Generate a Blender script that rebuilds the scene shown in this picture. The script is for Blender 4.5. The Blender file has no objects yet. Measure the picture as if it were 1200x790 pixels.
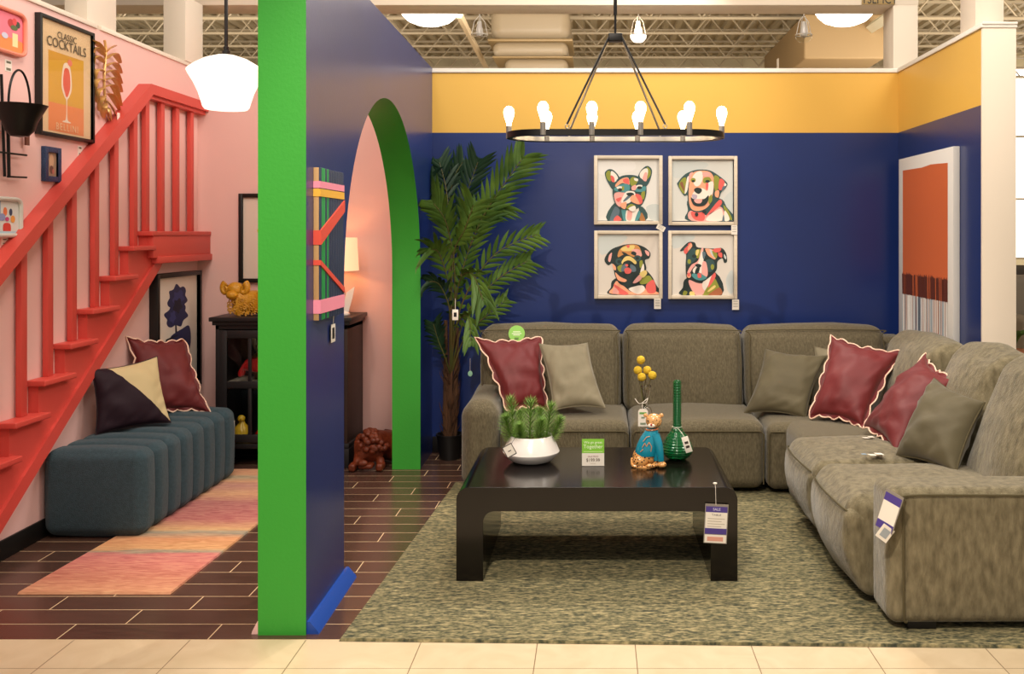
import bpy, bmesh, math, random
from mathutils import Vector, Matrix, noise
random.seed(7)
PI = math.pi
# ------------------------------------------------------------------ camera model (1200 x 790 frame)
F, CX, CY, EZ = 1110.0, 699.0, 273.5, 1.63
def P(px, py, Y): return Vector(((px - CX) * Y / F, Y, EZ - (py - CY) * Y / F))
SC = bpy.context.scene
COL = SC.collection
V = Vector

# ------------------------------------------------------------------ materials
def lin(h):
    h = h.lstrip('#'); o = []
    for i in (0, 2, 4):
        c = int(h[i:i+2], 16) / 255
        o.append(c / 12.92 if c <= .04045 else ((c + .055) / 1.055) ** 2.4)
    return (*o, 1)
MATS = {}
def mat(name, col, rough=.6, metal=0, var=None, bump=None, sheen=0, emit=0, trans=0, coat=0, ior=1.45, alpha=1, spec=.5):
    """var=(scale, hex2, (sx,sy,sz), contrast)  bump=(scale, strength, (sx,sy,sz))"""
    m = bpy.data.materials.new(name); m.use_nodes = True
    nt = m.node_tree; N = nt.nodes; L = nt.links
    b = N['Principled BSDF']
    b.inputs['Base Color'].default_value = lin(col)
    b.inputs['Roughness'].default_value = rough
    b.inputs['Metallic'].default_value = metal
    b.inputs['Sheen Weight'].default_value = sheen
    b.inputs['Sheen Roughness'].default_value = .4
    b.inputs['Transmission Weight'].default_value = trans
    b.inputs['Coat Weight'].default_value = coat
    b.inputs['IOR'].default_value = ior
    b.inputs['Alpha'].default_value = alpha
    b.inputs['Specular IOR Level'].default_value = spec
    tc = N.new('ShaderNodeTexCoord')
    def nz(scale, st, detail=4, dist=0):
        mp = N.new('ShaderNodeMapping'); mp.inputs['Scale'].default_value = st
        L.new(tc.outputs['Object'], mp.inputs['Vector'])
        n = N.new('ShaderNodeTexNoise'); n.inputs['Scale'].default_value = scale
        n.inputs['Detail'].default_value = detail; n.inputs['Distortion'].default_value = dist
        L.new(mp.outputs[0], n.inputs['Vector']); return n
    if var:
        n = nz(var[0], var[2] if len(var) > 2 else (1, 1, 1))
        k = var[3] if len(var) > 3 else .2
        r = N.new('ShaderNodeValToRGB')
        r.color_ramp.elements[0].position = .5 - k; r.color_ramp.elements[0].color = lin(col)
        r.color_ramp.elements[1].position = .5 + k; r.color_ramp.elements[1].color = lin(var[1])
        L.new(n.outputs['Fac'], r.inputs['Fac']); L.new(r.outputs[0], b.inputs['Base Color'])
    if bump:
        n = nz(bump[0], bump[2] if len(bump) > 2 else (1, 1, 1), 3)
        bp = N.new('ShaderNodeBump'); bp.inputs['Strength'].default_value = bump[1]; bp.inputs['Distance'].default_value = .01
        L.new(n.outputs['Fac'], bp.inputs['Height']); L.new(bp.outputs[0], b.inputs['Normal'])
    if emit:
        b.inputs['Emission Color'].default_value = lin(col); b.inputs['Emission Strength'].default_value = emit
    MATS[name] = m
    return m
_cm = {}
def C(h, rough=.6):
    k = (h, rough)
    if k not in _cm: _cm[k] = mat('paint_' + h.strip('#'), h, rough)
    return _cm[k]

# ------------------------------------------------------------------ mesh builder
class M:
    def __init__(s): s.v = []; s.f = []; s.m = []
    def add(s, vs, fs, mi=0, T=None):
        o = len(s.v)
        s.v += [(T @ V(v)) if T else V(v) for v in vs]
        s.f += [tuple(i + o for i in f) for f in fs]
        s.m += ([mi] * len(fs)) if isinstance(mi, int) else list(mi)
        return s
    def box(s, x0, x1, y0, y1, z0, z1, r=0, n=1, bulge=(0, 0, 0), mid=0, mi=0, T=None, fn=None):
        c = V(((x0+x1)/2, (y0+y1)/2, (z0+z1)/2)); h = (abs(x1-x0)/2, abs(y1-y0)/2, abs(z1-z0)/2)
        r = min(r, min(h) * .999)
        if r <= 0 and not mid:
            vs = [(x, y, z) for x in (x0, x1) for y in (y0, y1) for z in (z0, z1)]
            fs = [(0,1,3,2),(4,6,7,5),(0,4,5,1),(2,3,7,6),(0,2,6,4),(1,5,7,3)]
            return s.add(vs, fs, mi, T)
        ax = []
        for k in range(3):
            q = h[k] - r
            a = [q + r * math.tan(i * PI / 4 / n) for i in range(1, n + 1)] if r > 0 else []
            m_ = [-q + 2 * q * i / (mid + 1) for i in range(mid + 2)]
            ax.append([-t for t in reversed(a)] + m_ + a)
        idx = {}; vs = []; fs = []
        def vid(p):
            key = (round(p[0], 6), round(p[1], 6), round(p[2], 6))
            if key in idx: return idx[key]
            inner = [max(-(h[k]-r), min(h[k]-r, p[k])) for k in range(3)]
            d = V([p[k] - inner[k] for k in range(3)])
            q = V(inner) + (d.normalized() * r if r > 0 and d.length > 1e-9 else d)
            u = [p[k] / h[k] for k in range(3)]
            for k in range(3):
                if bulge[k]:
                    a_, b_ = (k+1) % 3, (k+2) % 3
                    q[k] += u[k] * bulge[k] * (1 - u[a_]**2) * (1 - u[b_]**2)
            q = q + c
            if fn: q = fn(q, u)
            idx[key] = len(vs); vs.append(q); return idx[key]
        for k in range(3):
            a_, b_ = (k+1) % 3, (k+2) % 3
            A, B = ax[a_], ax[b_]
            for sg in (-1, 1):
                for i in range(len(A)-1):
                    for j in range(len(B)-1):
                        q = []
                        for (ii, jj) in ((i, j), (i+1, j), (i+1, j+1), (i, j+1)):
                            p = [0, 0, 0]; p[k] = sg * h[k]; p[a_] = A[ii]; p[b_] = B[jj]; q.append(vid(p))
                        if sg < 0: q.reverse()
                        if len(set(q)) >= 3: fs.append(tuple(dict.fromkeys(q)))
        return s.add(vs, fs, mi, T)
    def lathe(s, prof, seg=32, c=(0, 0, 0), mi=0, T=None, cap=True):
        vs = []; fs = []; n = len(prof)
        for (r, z) in prof:
            for k in range(seg):
                a = 2 * PI * k / seg; vs.append((c[0] + r * math.cos(a), c[1] + r * math.sin(a), c[2] + z))
        for i in range(n-1):
            for k in range(seg):
                k2 = (k+1) % seg; fs.append((i*seg+k, i*seg+k2, (i+1)*seg+k2, (i+1)*seg+k))
        if cap:
            if prof[0][0] > 1e-5: fs.append(tuple(reversed(range(seg))))
            if prof[-1][0] > 1e-5: fs.append(tuple((n-1)*seg + k for k in range(seg)))
        return s.add(vs, fs, mi, T)
    def tube(s, pts, r, seg=8, mi=0, closed=False, T=None, flat=1):
        pts = [V(p) for p in pts]; n = len(pts); vs = []; fs = []; up = None
        for i, p in enumerate(pts):
            a = pts[(i-1) % n] if (closed or i) else p; b = pts[(i+1) % n] if (closed or i < n-1) else p
            t = (b - a).normalized() if (b - a).length > 1e-9 else V((0, 0, 1))
            if up is None:
                up = V((0, 0, 1)) if abs(t.z) < .9 else V((1, 0, 0))
            x = t.cross(up)
            if x.length < 1e-6: x = t.orthogonal()
            x.normalize(); y = x.cross(t).normalized(); up = y
            rr = r[i] if isinstance(r, (list, tuple)) else r
            for k in range(seg):
                an = 2 * PI * k / seg; vs.append(p + x * rr * math.cos(an) + y * rr * flat * math.sin(an))
        m = n if closed else n - 1
        for i in range(m):
            j = (i+1) % n
            for k in range(seg):
                k2 = (k+1) % seg; fs.append((i*seg+k, j*seg+k, j*seg+k2, i*seg+k2))
        if not closed:
            fs.append(tuple(range(seg))); fs.append(tuple((n-1)*seg + k for k in reversed(range(seg))))
        return s.add(vs, fs, mi, T)
    def sphere(s, c, r, seg=16, rings=10, mi=0, sc=(1, 1, 1), T=None, fn=None):
        vs = []; fs = []
        for i in range(rings+1):
            t = PI * i / rings
            for k in range(seg):
                a = 2*PI*k/seg
                d = V((math.sin(t)*math.cos(a), math.sin(t)*math.sin(a), -math.cos(t)))
                rr = r * (fn(d) if fn else 1)
                vs.append(V(c) + V((d.x*sc[0], d.y*sc[1], d.z*sc[2])) * rr)
        for i in range(rings):
            for k in range(seg):
                k2 = (k+1) % seg; fs.append((i*seg+k, i*seg+k2, (i+1)*seg+k2, (i+1)*seg+k))
        return s.add(vs, fs, mi, T)
    def prism(s, poly, fn, d0, d1, mi=0, side=None, T=None):
        """poly: 2D points; fn(a,b,d)->3D ; extruded from d0 to d1, may be concave"""
        n = len(poly); tri = tess(poly)
        vs = [fn(a, b, d0) for a, b in poly] + [fn(a, b, d1) for a, b in poly]
        fs = [tuple(reversed(t)) for t in tri] + [tuple(i + n for i in t) for t in tri]
        ms = [mi if isinstance(mi, int) else mi[0]] * len(tri) + [mi if isinstance(mi, int) else mi[1]] * len(tri)
        for i in range(n):
            j = (i+1) % n; fs.append((i, j, j+n, i+n)); ms.append(side if side is not None else (mi if isinstance(mi, int) else mi[0]))
        return s.add(vs, fs, ms, T)
    def build(s, name, mats, parent=None, shift=None, smooth=40, fixn=True):
        me = bpy.data.meshes.new(name)
        sh = V(shift) if shift is not None else V((0, 0, 0))
        me.from_pydata([tuple(v - sh) for v in s.v], [], s.f)
        if not isinstance(mats, (list, tuple)): mats = [mats]
        for m in mats: me.materials.append(m)
        me.polygons.foreach_set('material_index', s.m)
        if fixn:
            bm = bmesh.new(); bm.from_mesh(me); bmesh.ops.remove_doubles(bm, verts=bm.verts, dist=1e-6)
            bmesh.ops.recalc_face_normals(bm, faces=bm.faces); bm.to_mesh(me); bm.free()
        if smooth:
            me.polygons.foreach_set('use_smooth', [True] * len(me.polygons))
            if smooth < 180: me.set_sharp_from_angle(angle=math.radians(smooth))
        me.update()
        o = bpy.data.objects.new(name, me); COL.objects.link(o)
        if parent: o.parent = parent
        return o
def tess(poly):
    from mathutils.geometry import tessellate_polygon
    return [tuple(t) for t in tessellate_polygon([[V((a, b, 0)) for a, b in poly]])]

# ------------------------------------------------------------------ things
def props(o, label, cat, group=None):
    o['label'] = label; o['category'] = cat
    if group: o['group'] = group
    return o
def thing(name, label, cat, loc=(0, 0, 0), group=None):
    o = bpy.data.objects.new(name, None); COL.objects.link(o); o.location = loc; o.empty_display_size = .1
    return props(o, label, cat, group)
def part(name, m, mats, root, label=None, smooth=40, base=None):
    """mesh given in world space -> child of root (root unrotated)"""
    b = base if base is not None else root
    while b.parent: b = b.parent
    o = m.build(name, mats, root, b.location, smooth)
    if label: o['label'] = label
    return o
def single(name, m, mats, label, cat, loc, group=None, smooth=40):
    o = m.build(name, mats, None, loc, smooth); o.location = loc
    return props(o, label, cat, group)
def struct(name, m, mats, smooth=30):
    o = m.build(name, mats, None, None, smooth); o['kind'] = 'structure'; return o
def copytree(o, parent=None):
    c = o.copy(); COL.objects.link(c); c.parent = parent
    for ch in list(o.children): copytree(ch, c)
    return c
def text(name, s, size, m, root, T, align='CENTER', ext=.0004, label=None, sx=1, spacing=1):
    cu = bpy.data.curves.new(name, 'FONT'); cu.body = s; cu.size = size; cu.align_x = align; cu.align_y = 'CENTER'
    cu.extrude = ext; cu.space_character = spacing; cu.resolution_u = 3
    t = bpy.data.objects.new(name, cu); COL.objects.link(t)
    me = bpy.data.meshes.new_from_object(t.evaluated_get(bpy.context.evaluated_depsgraph_get()))
    bpy.data.objects.remove(t)
    b = root
    while b.parent: b = b.parent
    me.transform(Matrix.Translation(-b.location) @ T @ Matrix.Diagonal((sx, 1, 1, 1)))
    me.materials.clear(); me.materials.append(m)
    me.name = name
    o = bpy.data.objects.new(name, me); COL.objects.link(o); o.parent = root
    if label: o['label'] = label
    return o
def frame3(o, x, y):
    """matrix whose X axis is x, Y axis is y (3D), origin o"""
    x = V(x).normalized(); y = V(y); z = x.cross(y).normalized(); y = z.cross(x).normalized()
    m = Matrix((x, y, z)).transposed().to_4x4(); m.translation = V(o); return m
def smooth_loop(pts, k=5):
    n = len(pts); out = []
    for i in range(n):
        p0, p1, p2, p3 = pts[i-1], pts[i], pts[(i+1) % n], pts[(i+2) % n]
        for j in range(k):
            t = j / k
            out.append(tuple(.5 * ((2*p1[a]) + (-p0[a]+p2[a])*t + (2*p0[a]-5*p1[a]+4*p2[a]-p3[a])*t*t + (-p0[a]+3*p1[a]-3*p2[a]+p3[a])*t**3) for a in (0, 1)))
    return out
def smooth_line(pts, k=6):
    pts = [V(p) for p in pts]; out = []; n = len(pts)
    for i in range(n-1):
        p0, p1, p2, p3 = pts[max(i-1, 0)], pts[i], pts[i+1], pts[min(i+2, n-1)]
        for j in range(k):
            t = j / k
            out.append(.5 * ((2*p1) + (p2-p0)*t + (2*p0-5*p1+4*p2-p3)*t*t + (-p0+3*p1-3*p2+p3)*t**3))
    out.append(pts[-1]); return out
def artwork(name, T, shapes, root, label=None, dz=.00035, z0=.0004):
    """flat print: shapes=[(hex, pts, smooth?)] in the plane of matrix T; each layer laid on the last"""
    mt = []; ids = {}; m = M()
    for k, sh in enumerate(shapes):
        h, pts = sh[0], sh[1]; sm = sh[2] if len(sh) > 2 else True
        if h not in ids: ids[h] = len(mt); mt.append(C(h))
        pts = smooth_loop(pts, 4) if sm else pts
        z = z0 + k * dz
        vs = [V((a, b, z)) for a, b in pts]
        m.add(vs, [t for t in tess(pts)], ids[h], T)
    b = root
    while b.parent: b = b.parent
    o = m.build(name, mt, root, b.location, 0, fixn=False)
    if label: o['label'] = label
    return o

# pillows ---------------------------------------------------------
def pil_pos(c4, u, v, pinch):
    uu = u * (1 - pinch * (1 - v*v)); vv = v * (1 - pinch * (1 - u*u))
    a, b = (uu + 1) / 2, (vv + 1) / 2
    TL, TR, BR, BL = c4
    return (TL * (1-a) + TR * a) * b + (BL * (1-a) + BR * a) * (1-b)
def pillow(name, label, c4, T, fab, group=None, trim=None, trimmat=None, two=None, seed=0, pinch=.095, tag=None):
    c4 = [V(c) for c in c4]; n = 26
    ctr = sum(c4, V()) / 4; nrm = (c4[1]-c4[3]).cross(c4[0]-c4[2]).normalized()
    if nrm.y > 0: nrm = -nrm
    base = V((ctr.x, ctr.y, min(c.z for c in c4)))
    root = thing(name, label, 'cushion', base, group)
    ss = [math.sin(PI/2 * (-1 + 2*i/n)) for i in range(n+1)]
    m = M()
    for side in (1, -1):
        vs = []; fs = []; ms = []
        for i in range(n+1):
            for j in range(n+1):
                u, v = ss[i], ss[j]
                p = pil_pos(c4, u, v, pinch)
                e = ((1-u*u) * (1-v*v))
                h = T/2 * (max(e, 0) ** .42)
                q = p * 9 + V((seed*3.1, side*4, seed))
                wr = noise.noise(q) * .018 + noise.noise(V((q.x*2.2+q.z, q.y*2, q.z*.9))) * .010
                cr = max(abs(u), abs(v))
                wr += .012 * math.sin(15*(u-v) + 6*noise.noise(q*.6)) * (cr ** 3) * (e ** .3) + .010 * noise.noise(V((q.x*.7, q.y*.7, q.z*2.4)))
                h += wr * min(1, e * 5) * side
                vs.append(p + nrm * h * side * (1 if side == 1 else .8))
        for i in range(n):
            for j in range(n):
                fs.append((i*(n+1)+j, (i+1)*(n+1)+j, (i+1)*(n+1)+j+1, i*(n+1)+j+1))
                ms.append(1 if (two and side == 1 and two(ss[i]*.5+ss[i+1]*.5, ss[j]*.5+ss[j+1]*.5)) else 0)
        m.add(vs, fs, ms)
    mats = fab if isinstance(fab, (list, tuple)) else [fab]
    part('cover', m, list(mats), root, smooth=180)
    outl = []; K = 26 if trim == 'scallop' else 14
    for (a, b) in (((-1, -1), (1, -1)), ((1, -1), (1, 1)), ((1, 1), (-1, 1)), ((-1, 1), (-1, -1))):
        for k in range(K): t = k / K; outl.append((a[0]+(b[0]-a[0])*t, a[1]+(b[1]-a[1])*t))
    if trim == 'scallop':
        vs = []; fs = []; rim = []; N_ = len(outl)
        for i, (u, v) in enumerate(outl):
            p = pil_pos(c4, u, v, pinch); d = (p - ctr).normalized()
            w = .010 + .019 * abs(math.sin(PI * i / N_ * 22))
            wob = nrm * .012 * math.sin(2 * PI * i / N_ * 11 + seed)
            o_ = p + d * w + wob
            vs += [p - d*.012 + nrm*.002, o_ + nrm*.002, o_ - nrm*.002, p - d*.012 - nrm*.002]; rim.append(o_)
        for i in range(N_):
            a, b = i*4, ((i+1) % N_)*4
            for k in range(4): k2 = (k+1) % 4; fs.append((a+k, b+k, b+k2, a+k2))
        part('scalloped_flange', M().add(vs, fs), mats[0], root)
        part('trim', M().tube(rim, .0048, 6, closed=True), trimmat, root, label='cream scalloped edging')
    elif trim == 'welt':
        rim = [pil_pos(c4, u, v, pinch) for u, v in outl]
        part('piping', M().tube(rim, .005, 6, closed=True), trimmat or mats[0], root)
    return root
# ================================================================== materials
m_blue = mat('blue_wall_paint', '#112a68', .36, var=(2.5, '#10265f', (1, 1, 1), .3), bump=(60, .03), spec=.55, coat=.4)
m_blue.node_tree.nodes['Principled BSDF'].inputs['Coat Roughness'].default_value = .22
m_yellow = mat('yellow_wall_paint', '#e0b050', .42, bump=(60, .03))
m_pink = mat('pink_wall_paint', '#e9bcb4', .5, bump=(60, .03))
m_green = mat('green_wall_paint', '#35982f', .5, bump=(70, .08))
m_cream = mat('cream_painted_board', '#e6d8c6', .6)
m_white = mat('white_trim_paint', '#e9e2d8', .5)
m_black = mat('black_satin_paint', '#120f0d', .45)
m_red = mat('coral_red_paint', '#cd4b41', .42, bump=(40, .03))
m_blacksteel = mat('black_powder_coated_steel', '#1a1817', .38, metal=.6)
m_sofa = mat('olive_chenille', '#4c4431', .9, var=(24, '#6b614a', (4, 4, 1.5), .26), bump=(160, .5, (1, 1, .3)), sheen=.2)
m_sofa_l = mat('olive_chenille_lit_nap', '#574e37', .9, var=(11, '#84795e', (3.2, 3.2, 1.2), .22), bump=(160, .5, (1, 1, .3)), sheen=.3)  # same chenille, right run's brighter light put into the colour; mottling is nap
m_welt = mat('olive_welt', '#51482f', .85)
m_maroon = mat('maroon_velvet', '#5c1517', .6, var=(3, '#6e1d1f', (1, 1, 1), .25), sheen=.12, bump=(6, .25))
m_pilgreen = mat('olive_velvet', '#4d4530', .75, var=(3, '#5f563d', (1, 1, 1), .25), sheen=.25, bump=(6, .25))
m_pillight = mat('sage_velvet', '#6f664f', .75, var=(3, '#857b63', (1, 1, 1), .25), sheen=.3, bump=(6, .25))
m_egg = mat('eggplant_velvet', '#1e0d16', .7, var=(4, '#28121d', (1, 1, 1), .2), sheen=.03, bump=(8, .3))
m_creamfab = mat('cream_linen', '#d4c096', .85, bump=(200, .3))
m_creamtrim = mat('cream_cord', '#f3cdb4', .7)
m_teal = mat('teal_woven_upholstery', '#2a3d44', .9, var=(60, '#394e57', (1, 1, 1), .3), bump=(220, .5), sheen=.12)
m_espresso = mat('espresso_wood', '#0b0706', .17, var=(6, '#100a08', (1, 8, 8), .3), spec=.5)
m_cab = mat('charcoal_painted_wood', '#1d1a1b', .45, var=(6, '#252122', (8, 8, 1), .3))
m_cabside = mat('dark_brown_wood_side', '#2a1c17', .5, var=(5, '#3a2920', (8, 8, .8), .3))
m_glass = mat('clear_glass', '#ffffff', .02, trans=1, ior=1.45)
def thin_glass():
    m = bpy.data.materials.new('thin_glass_pane'); m.use_nodes = True; nt = m.node_tree
    for n in list(nt.nodes):
        if n.type == 'BSDF_PRINCIPLED': nt.nodes.remove(n)
    out = [n for n in nt.nodes if n.type == 'OUTPUT_MATERIAL'][0]
    t = nt.nodes.new('ShaderNodeBsdfTransparent'); t.inputs[0].default_value = (.96, .97, .96, 1)
    g = nt.nodes.new('ShaderNodeBsdfGlossy'); g.inputs['Roughness'].default_value = .04
    lw = nt.nodes.new('ShaderNodeLayerWeight'); f = nt.nodes.new('ShaderNodeMath'); f.operation = 'MULTIPLY_ADD'; pw = nt.nodes.new('ShaderNodeMath'); pw.operation = 'POWER'; pw.inputs[1].default_value = 4; nt.links.new(lw.outputs['Facing'], pw.inputs[0]); nt.links.new(pw.outputs[0], f.inputs[0]); f.inputs[1].default_value = .45; f.inputs[2].default_value = .03; x = nt.nodes.new('ShaderNodeMixShader')
    nt.links.new(f.outputs[0], x.inputs[0]); nt.links.new(t.outputs[0], x.inputs[1]); nt.links.new(g.outputs[0], x.inputs[2]); nt.links.new(x.outputs[0], out.inputs[0]); return m
m_glassthin = thin_glass()
m_gvase = mat('green_glass', '#0c7a3c', .08, trans=.55, ior=1.4, coat=.6)
m_ceramic = mat('white_glazed_ceramic', '#e9e2db', .15, coat=.5)
m_bulb = mat('glowing_bulb', '#ffe2b8', .5, emit=15)
m_shade = mat('lit_linen_shade', '#f6cfa0', .8, emit=.85)
m_opal = mat('lit_opal_glass', '#ffeedd', .25, emit=1.6, coat=.5)
m_disc = mat('lit_dome_lens', '#fff3e2', .5, emit=6)
m_paper = mat('white_card', '#e8dfd2', .6)
m_gold = mat('hammered_gold_leaf', '#cfa262', .35, metal=.45, bump=(40, .4))
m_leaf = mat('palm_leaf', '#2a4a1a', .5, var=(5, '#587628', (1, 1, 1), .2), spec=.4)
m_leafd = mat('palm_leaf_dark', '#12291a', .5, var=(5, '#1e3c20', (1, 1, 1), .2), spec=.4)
m_stem = mat('palm_stem', '#4d5a28', .6, var=(10, '#5f4a26', (1, 1, .4), .2))
m_bark = mat('palm_fibre_bark', '#3a2415', .9, var=(20, '#5e3c22', (3, 3, .4), .2), bump=(60, .8, (3, 3, .5)))
m_needle = mat('spruce_green_sprig', '#4a7426', .5, var=(40, '#86a64a', (1, 1, 1), .2))
m_tan = mat('tan_painted_deck', '#a89a7e', .7)
m_truss = mat('tan_painted_steel', '#a3947a', .6)
m_farwall = mat('warehouse_wall_panel', '#a5987a', .8)
m_duct = mat('beige_duct_metal', '#8f7f66', .5)
m_wood = mat('pale_oak_frame', '#cdbda6', .55, var=(8, '#d9cbb6', (1, 1, 6), .3))
m_rawwood = mat('raw_plywood_edge', '#b08a5c', .7)
m_steel = mat('brushed_steel', '#b8b4ad', .3, metal=1)
m_ram = mat('yellow_glazed_ceramic', '#c38a1c', .35, bump=(90, .6))
m_rust = mat('rust_carved_wood', '#5a220e', .5, var=(14, '#7d3517', (1, 1, 1), .2), bump=(40, .8))
m_purple = mat('purple_print', '#4b3a86', .6)
m_dgreen = mat('lime_green_print', '#86c440', .6)

def nodes_mat(name, rough):
    m = bpy.data.materials.new(name); m.use_nodes = True
    nt = m.node_tree; b = nt.nodes['Principled BSDF']; b.inputs['Roughness'].default_value = rough
    return m, nt, b
def mth(nt, op, a, b=None, c=None):
    n = nt.nodes.new('ShaderNodeMath'); n.operation = op
    for i, x in enumerate((a, b, c)):
        if x is None: continue
        if isinstance(x, (int, float)): n.inputs[i].default_value = x
        else: nt.links.new(x, n.inputs[i])
    return n.outputs[0]
def coords(nt, scale=(1, 1, 1)):
    tc = nt.nodes.new('ShaderNodeTexCoord'); mp = nt.nodes.new('ShaderNodeMapping'); mp.inputs['Scale'].default_value = scale
    nt.links.new(tc.outputs['Object'], mp.inputs['Vector'])
    sp = nt.nodes.new('ShaderNodeSeparateXYZ'); nt.links.new(tc.outputs['Object'], sp.inputs[0])
    return tc.outputs['Object'], mp.outputs[0], sp.outputs
def noisen(nt, vec, scale, detail=3, dist=0):
    n = nt.nodes.new('ShaderNodeTexNoise'); n.inputs['Scale'].default_value = scale; n.inputs['Detail'].default_value = detail
    n.inputs['Distortion'].default_value = dist; nt.links.new(vec, n.inputs['Vector']); return n.outputs['Fac']
def ramp(nt, fac, stops, interp='LINEAR'):
    r = nt.nodes.new('ShaderNodeValToRGB'); r.color_ramp.interpolation = interp
    e = r.color_ramp.elements
    while len(e) < len(stops): e.new(.5)
    for k, (p, h) in enumerate(stops): e[k].position = p; e[k].color = lin(h)
    nt.links.new(fac, r.inputs['Fac']); return r.outputs[0]
def mixc(nt, fac, a, b, mode='MIX'):
    n = nt.nodes.new('ShaderNodeMix'); n.data_type = 'RGBA'; n.blend_type = mode
    if isinstance(fac, (int, float)): n.inputs[0].default_value = fac
    else: nt.links.new(fac, n.inputs[0])
    for i, x in ((6, a), (7, b)):
        if isinstance(x, str): n.inputs[i].default_value = lin(x)
        else: nt.links.new(x, n.inputs[i])
    return n.outputs[2]

# wood-look plank tile, staggered by a third, with pale grout
def plank_material():
    m, nt, b = nodes_mat('dark_wood_plank_tile', .28)
    o, mp, s = coords(nt, (1.2, 14, 1))
    rowf = mth(nt, 'DIVIDE', mth(nt, 'SUBTRACT', s[1], 3.797), .1508)
    row = mth(nt, 'FLOOR', rowf)
    xs = mth(nt, 'DIVIDE', mth(nt, 'SUBTRACT', mth(nt, 'ADD', s[0], 2.17 + 6.07), mth(nt, 'MULTIPLY', row, .2022)), .607)
    fx = mth(nt, 'FRACT', xs); fy = mth(nt, 'FRACT', rowf)
    gx = mth(nt, 'LESS_THAN', fx, .0085); gy = mth(nt, 'LESS_THAN', fy, .03)
    g = mth(nt, 'MAXIMUM', gx, gy)
    cell = nt.nodes.new('ShaderNodeCombineXYZ'); nt.links.new(mth(nt, 'FLOOR', xs), cell.inputs[0]); nt.links.new(row, cell.inputs[1])
    wn = nt.nodes.new('ShaderNodeTexWhiteNoise'); nt.links.new(cell.outputs[0], wn.inputs['Vector'])
    grain = ramp(nt, noisen(nt, mp, 6, 5, .6), [(.3, '#3c2820'), (.7, '#523a30')])
    col = mixc(nt, mth(nt, 'MULTIPLY', wn.outputs['Value'], .45), grain, '#60443a')
    nt.links.new(mixc(nt, g, col, '#c6ac86'), b.inputs['Base Color'])
    nt.links.new(mth(nt, 'ADD', .25, mth(nt, 'MULTIPLY', g, .5)), b.inputs['Roughness'])
    bp = nt.nodes.new('ShaderNodeBump'); bp.inputs['Strength'].default_value = .3; bp.inputs['Distance'].default_value = .002
    nt.links.new(mth(nt, 'SUBTRACT', 1, g), bp.inputs['Height']); nt.links.new(bp.outputs[0], b.inputs['Normal'])
    return m
m_plank = plank_material()
def beige_material():
    m, nt, b = nodes_mat('beige_floor_tile', .3)
    o, mp, s = coords(nt, (1, 1, 1))
    xa = mth(nt, 'DIVIDE', mth(nt, 'ADD', s[0], 2.093 + 9.29), .4645)
    xb = mth(nt, 'DIVIDE', mth(nt, 'SUBTRACT', s[0], .153), .458)
    sel = mth(nt, 'GREATER_THAN', s[0], -.04)
    ab = mth(nt, 'ADD', mth(nt, 'MULTIPLY', xa, mth(nt, 'SUBTRACT', 1, sel)), mth(nt, 'MULTIPLY', xb, sel))
    ab = mth(nt, 'ADD', ab, .0035)
    fx = mth(nt, 'FRACT', ab)
    yy = mth(nt, 'ADD', mth(nt, 'DIVIDE', mth(nt, 'SUBTRACT', s[1], 3.548 - 9.2), .46), .0035)
    fy = mth(nt, 'FRACT', yy)
    far = mth(nt, 'LESS_THAN', fy, .007)
    g = mth(nt, 'MAXIMUM', mth(nt, 'LESS_THAN', fx, .008), far)
    cell = nt.nodes.new('ShaderNodeCombineXYZ'); nt.links.new(mth(nt, 'FLOOR', ab), cell.inputs[0]); nt.links.new(mth(nt, 'FLOOR', yy), cell.inputs[1])
    wn = nt.nodes.new('ShaderNodeTexWhiteNoise'); nt.links.new(cell.outputs[0], wn.inputs['Vector'])
    base = ramp(nt, noisen(nt, mp, 5, 6, 1.5), [(.3, '#c9b391'), (.7, '#d6c2a2')])
    col = mixc(nt, mth(nt, 'MULTIPLY', wn.outputs['Value'], .25), base, '#cdb896')
    nt.links.new(mixc(nt, g, col, '#7d664c'), b.inputs['Base Color'])
    return m
m_beige = beige_material()
def rug_material():
    m, nt, b = nodes_mat('woven_green_jute_rug', .95)
    o, mp, s = coords(nt, (16, 60, 1)); 
    tc2, mp2, _ = coords(nt, (42, 70, 1))
    ma = ramp(nt, noisen(nt, mp, 1.0, 3, .8), [(.36, '#1b211b'), (.45, '#45462f'), (.55, '#7d7350'), (.68, '#bba97c')])
    n2 = ramp(nt, noisen(nt, mp2, 1.0, 2, .3), [(.38, '#252b20'), (.5, '#6c6546'), (.64, '#ab9b72')])
    col = mixc(nt, .45, ma, n2)
    big = noisen(nt, o, 1.5, 2)
    nt.links.new(mixc(nt, mth(nt, 'MULTIPLY', big, .25), col, '#5f6248'), b.inputs['Base Color'])
    bp = nt.nodes.new('ShaderNodeBump'); bp.inputs['Strength'].default_value = .8; bp.inputs['Distance'].default_value = .006
    nt.links.new(noisen(nt, mp, 1.0, 3, .8), bp.inputs['Height']); nt.links.new(bp.outputs[0], b.inputs['Normal'])
    return m
m_rug = rug_material()
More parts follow.
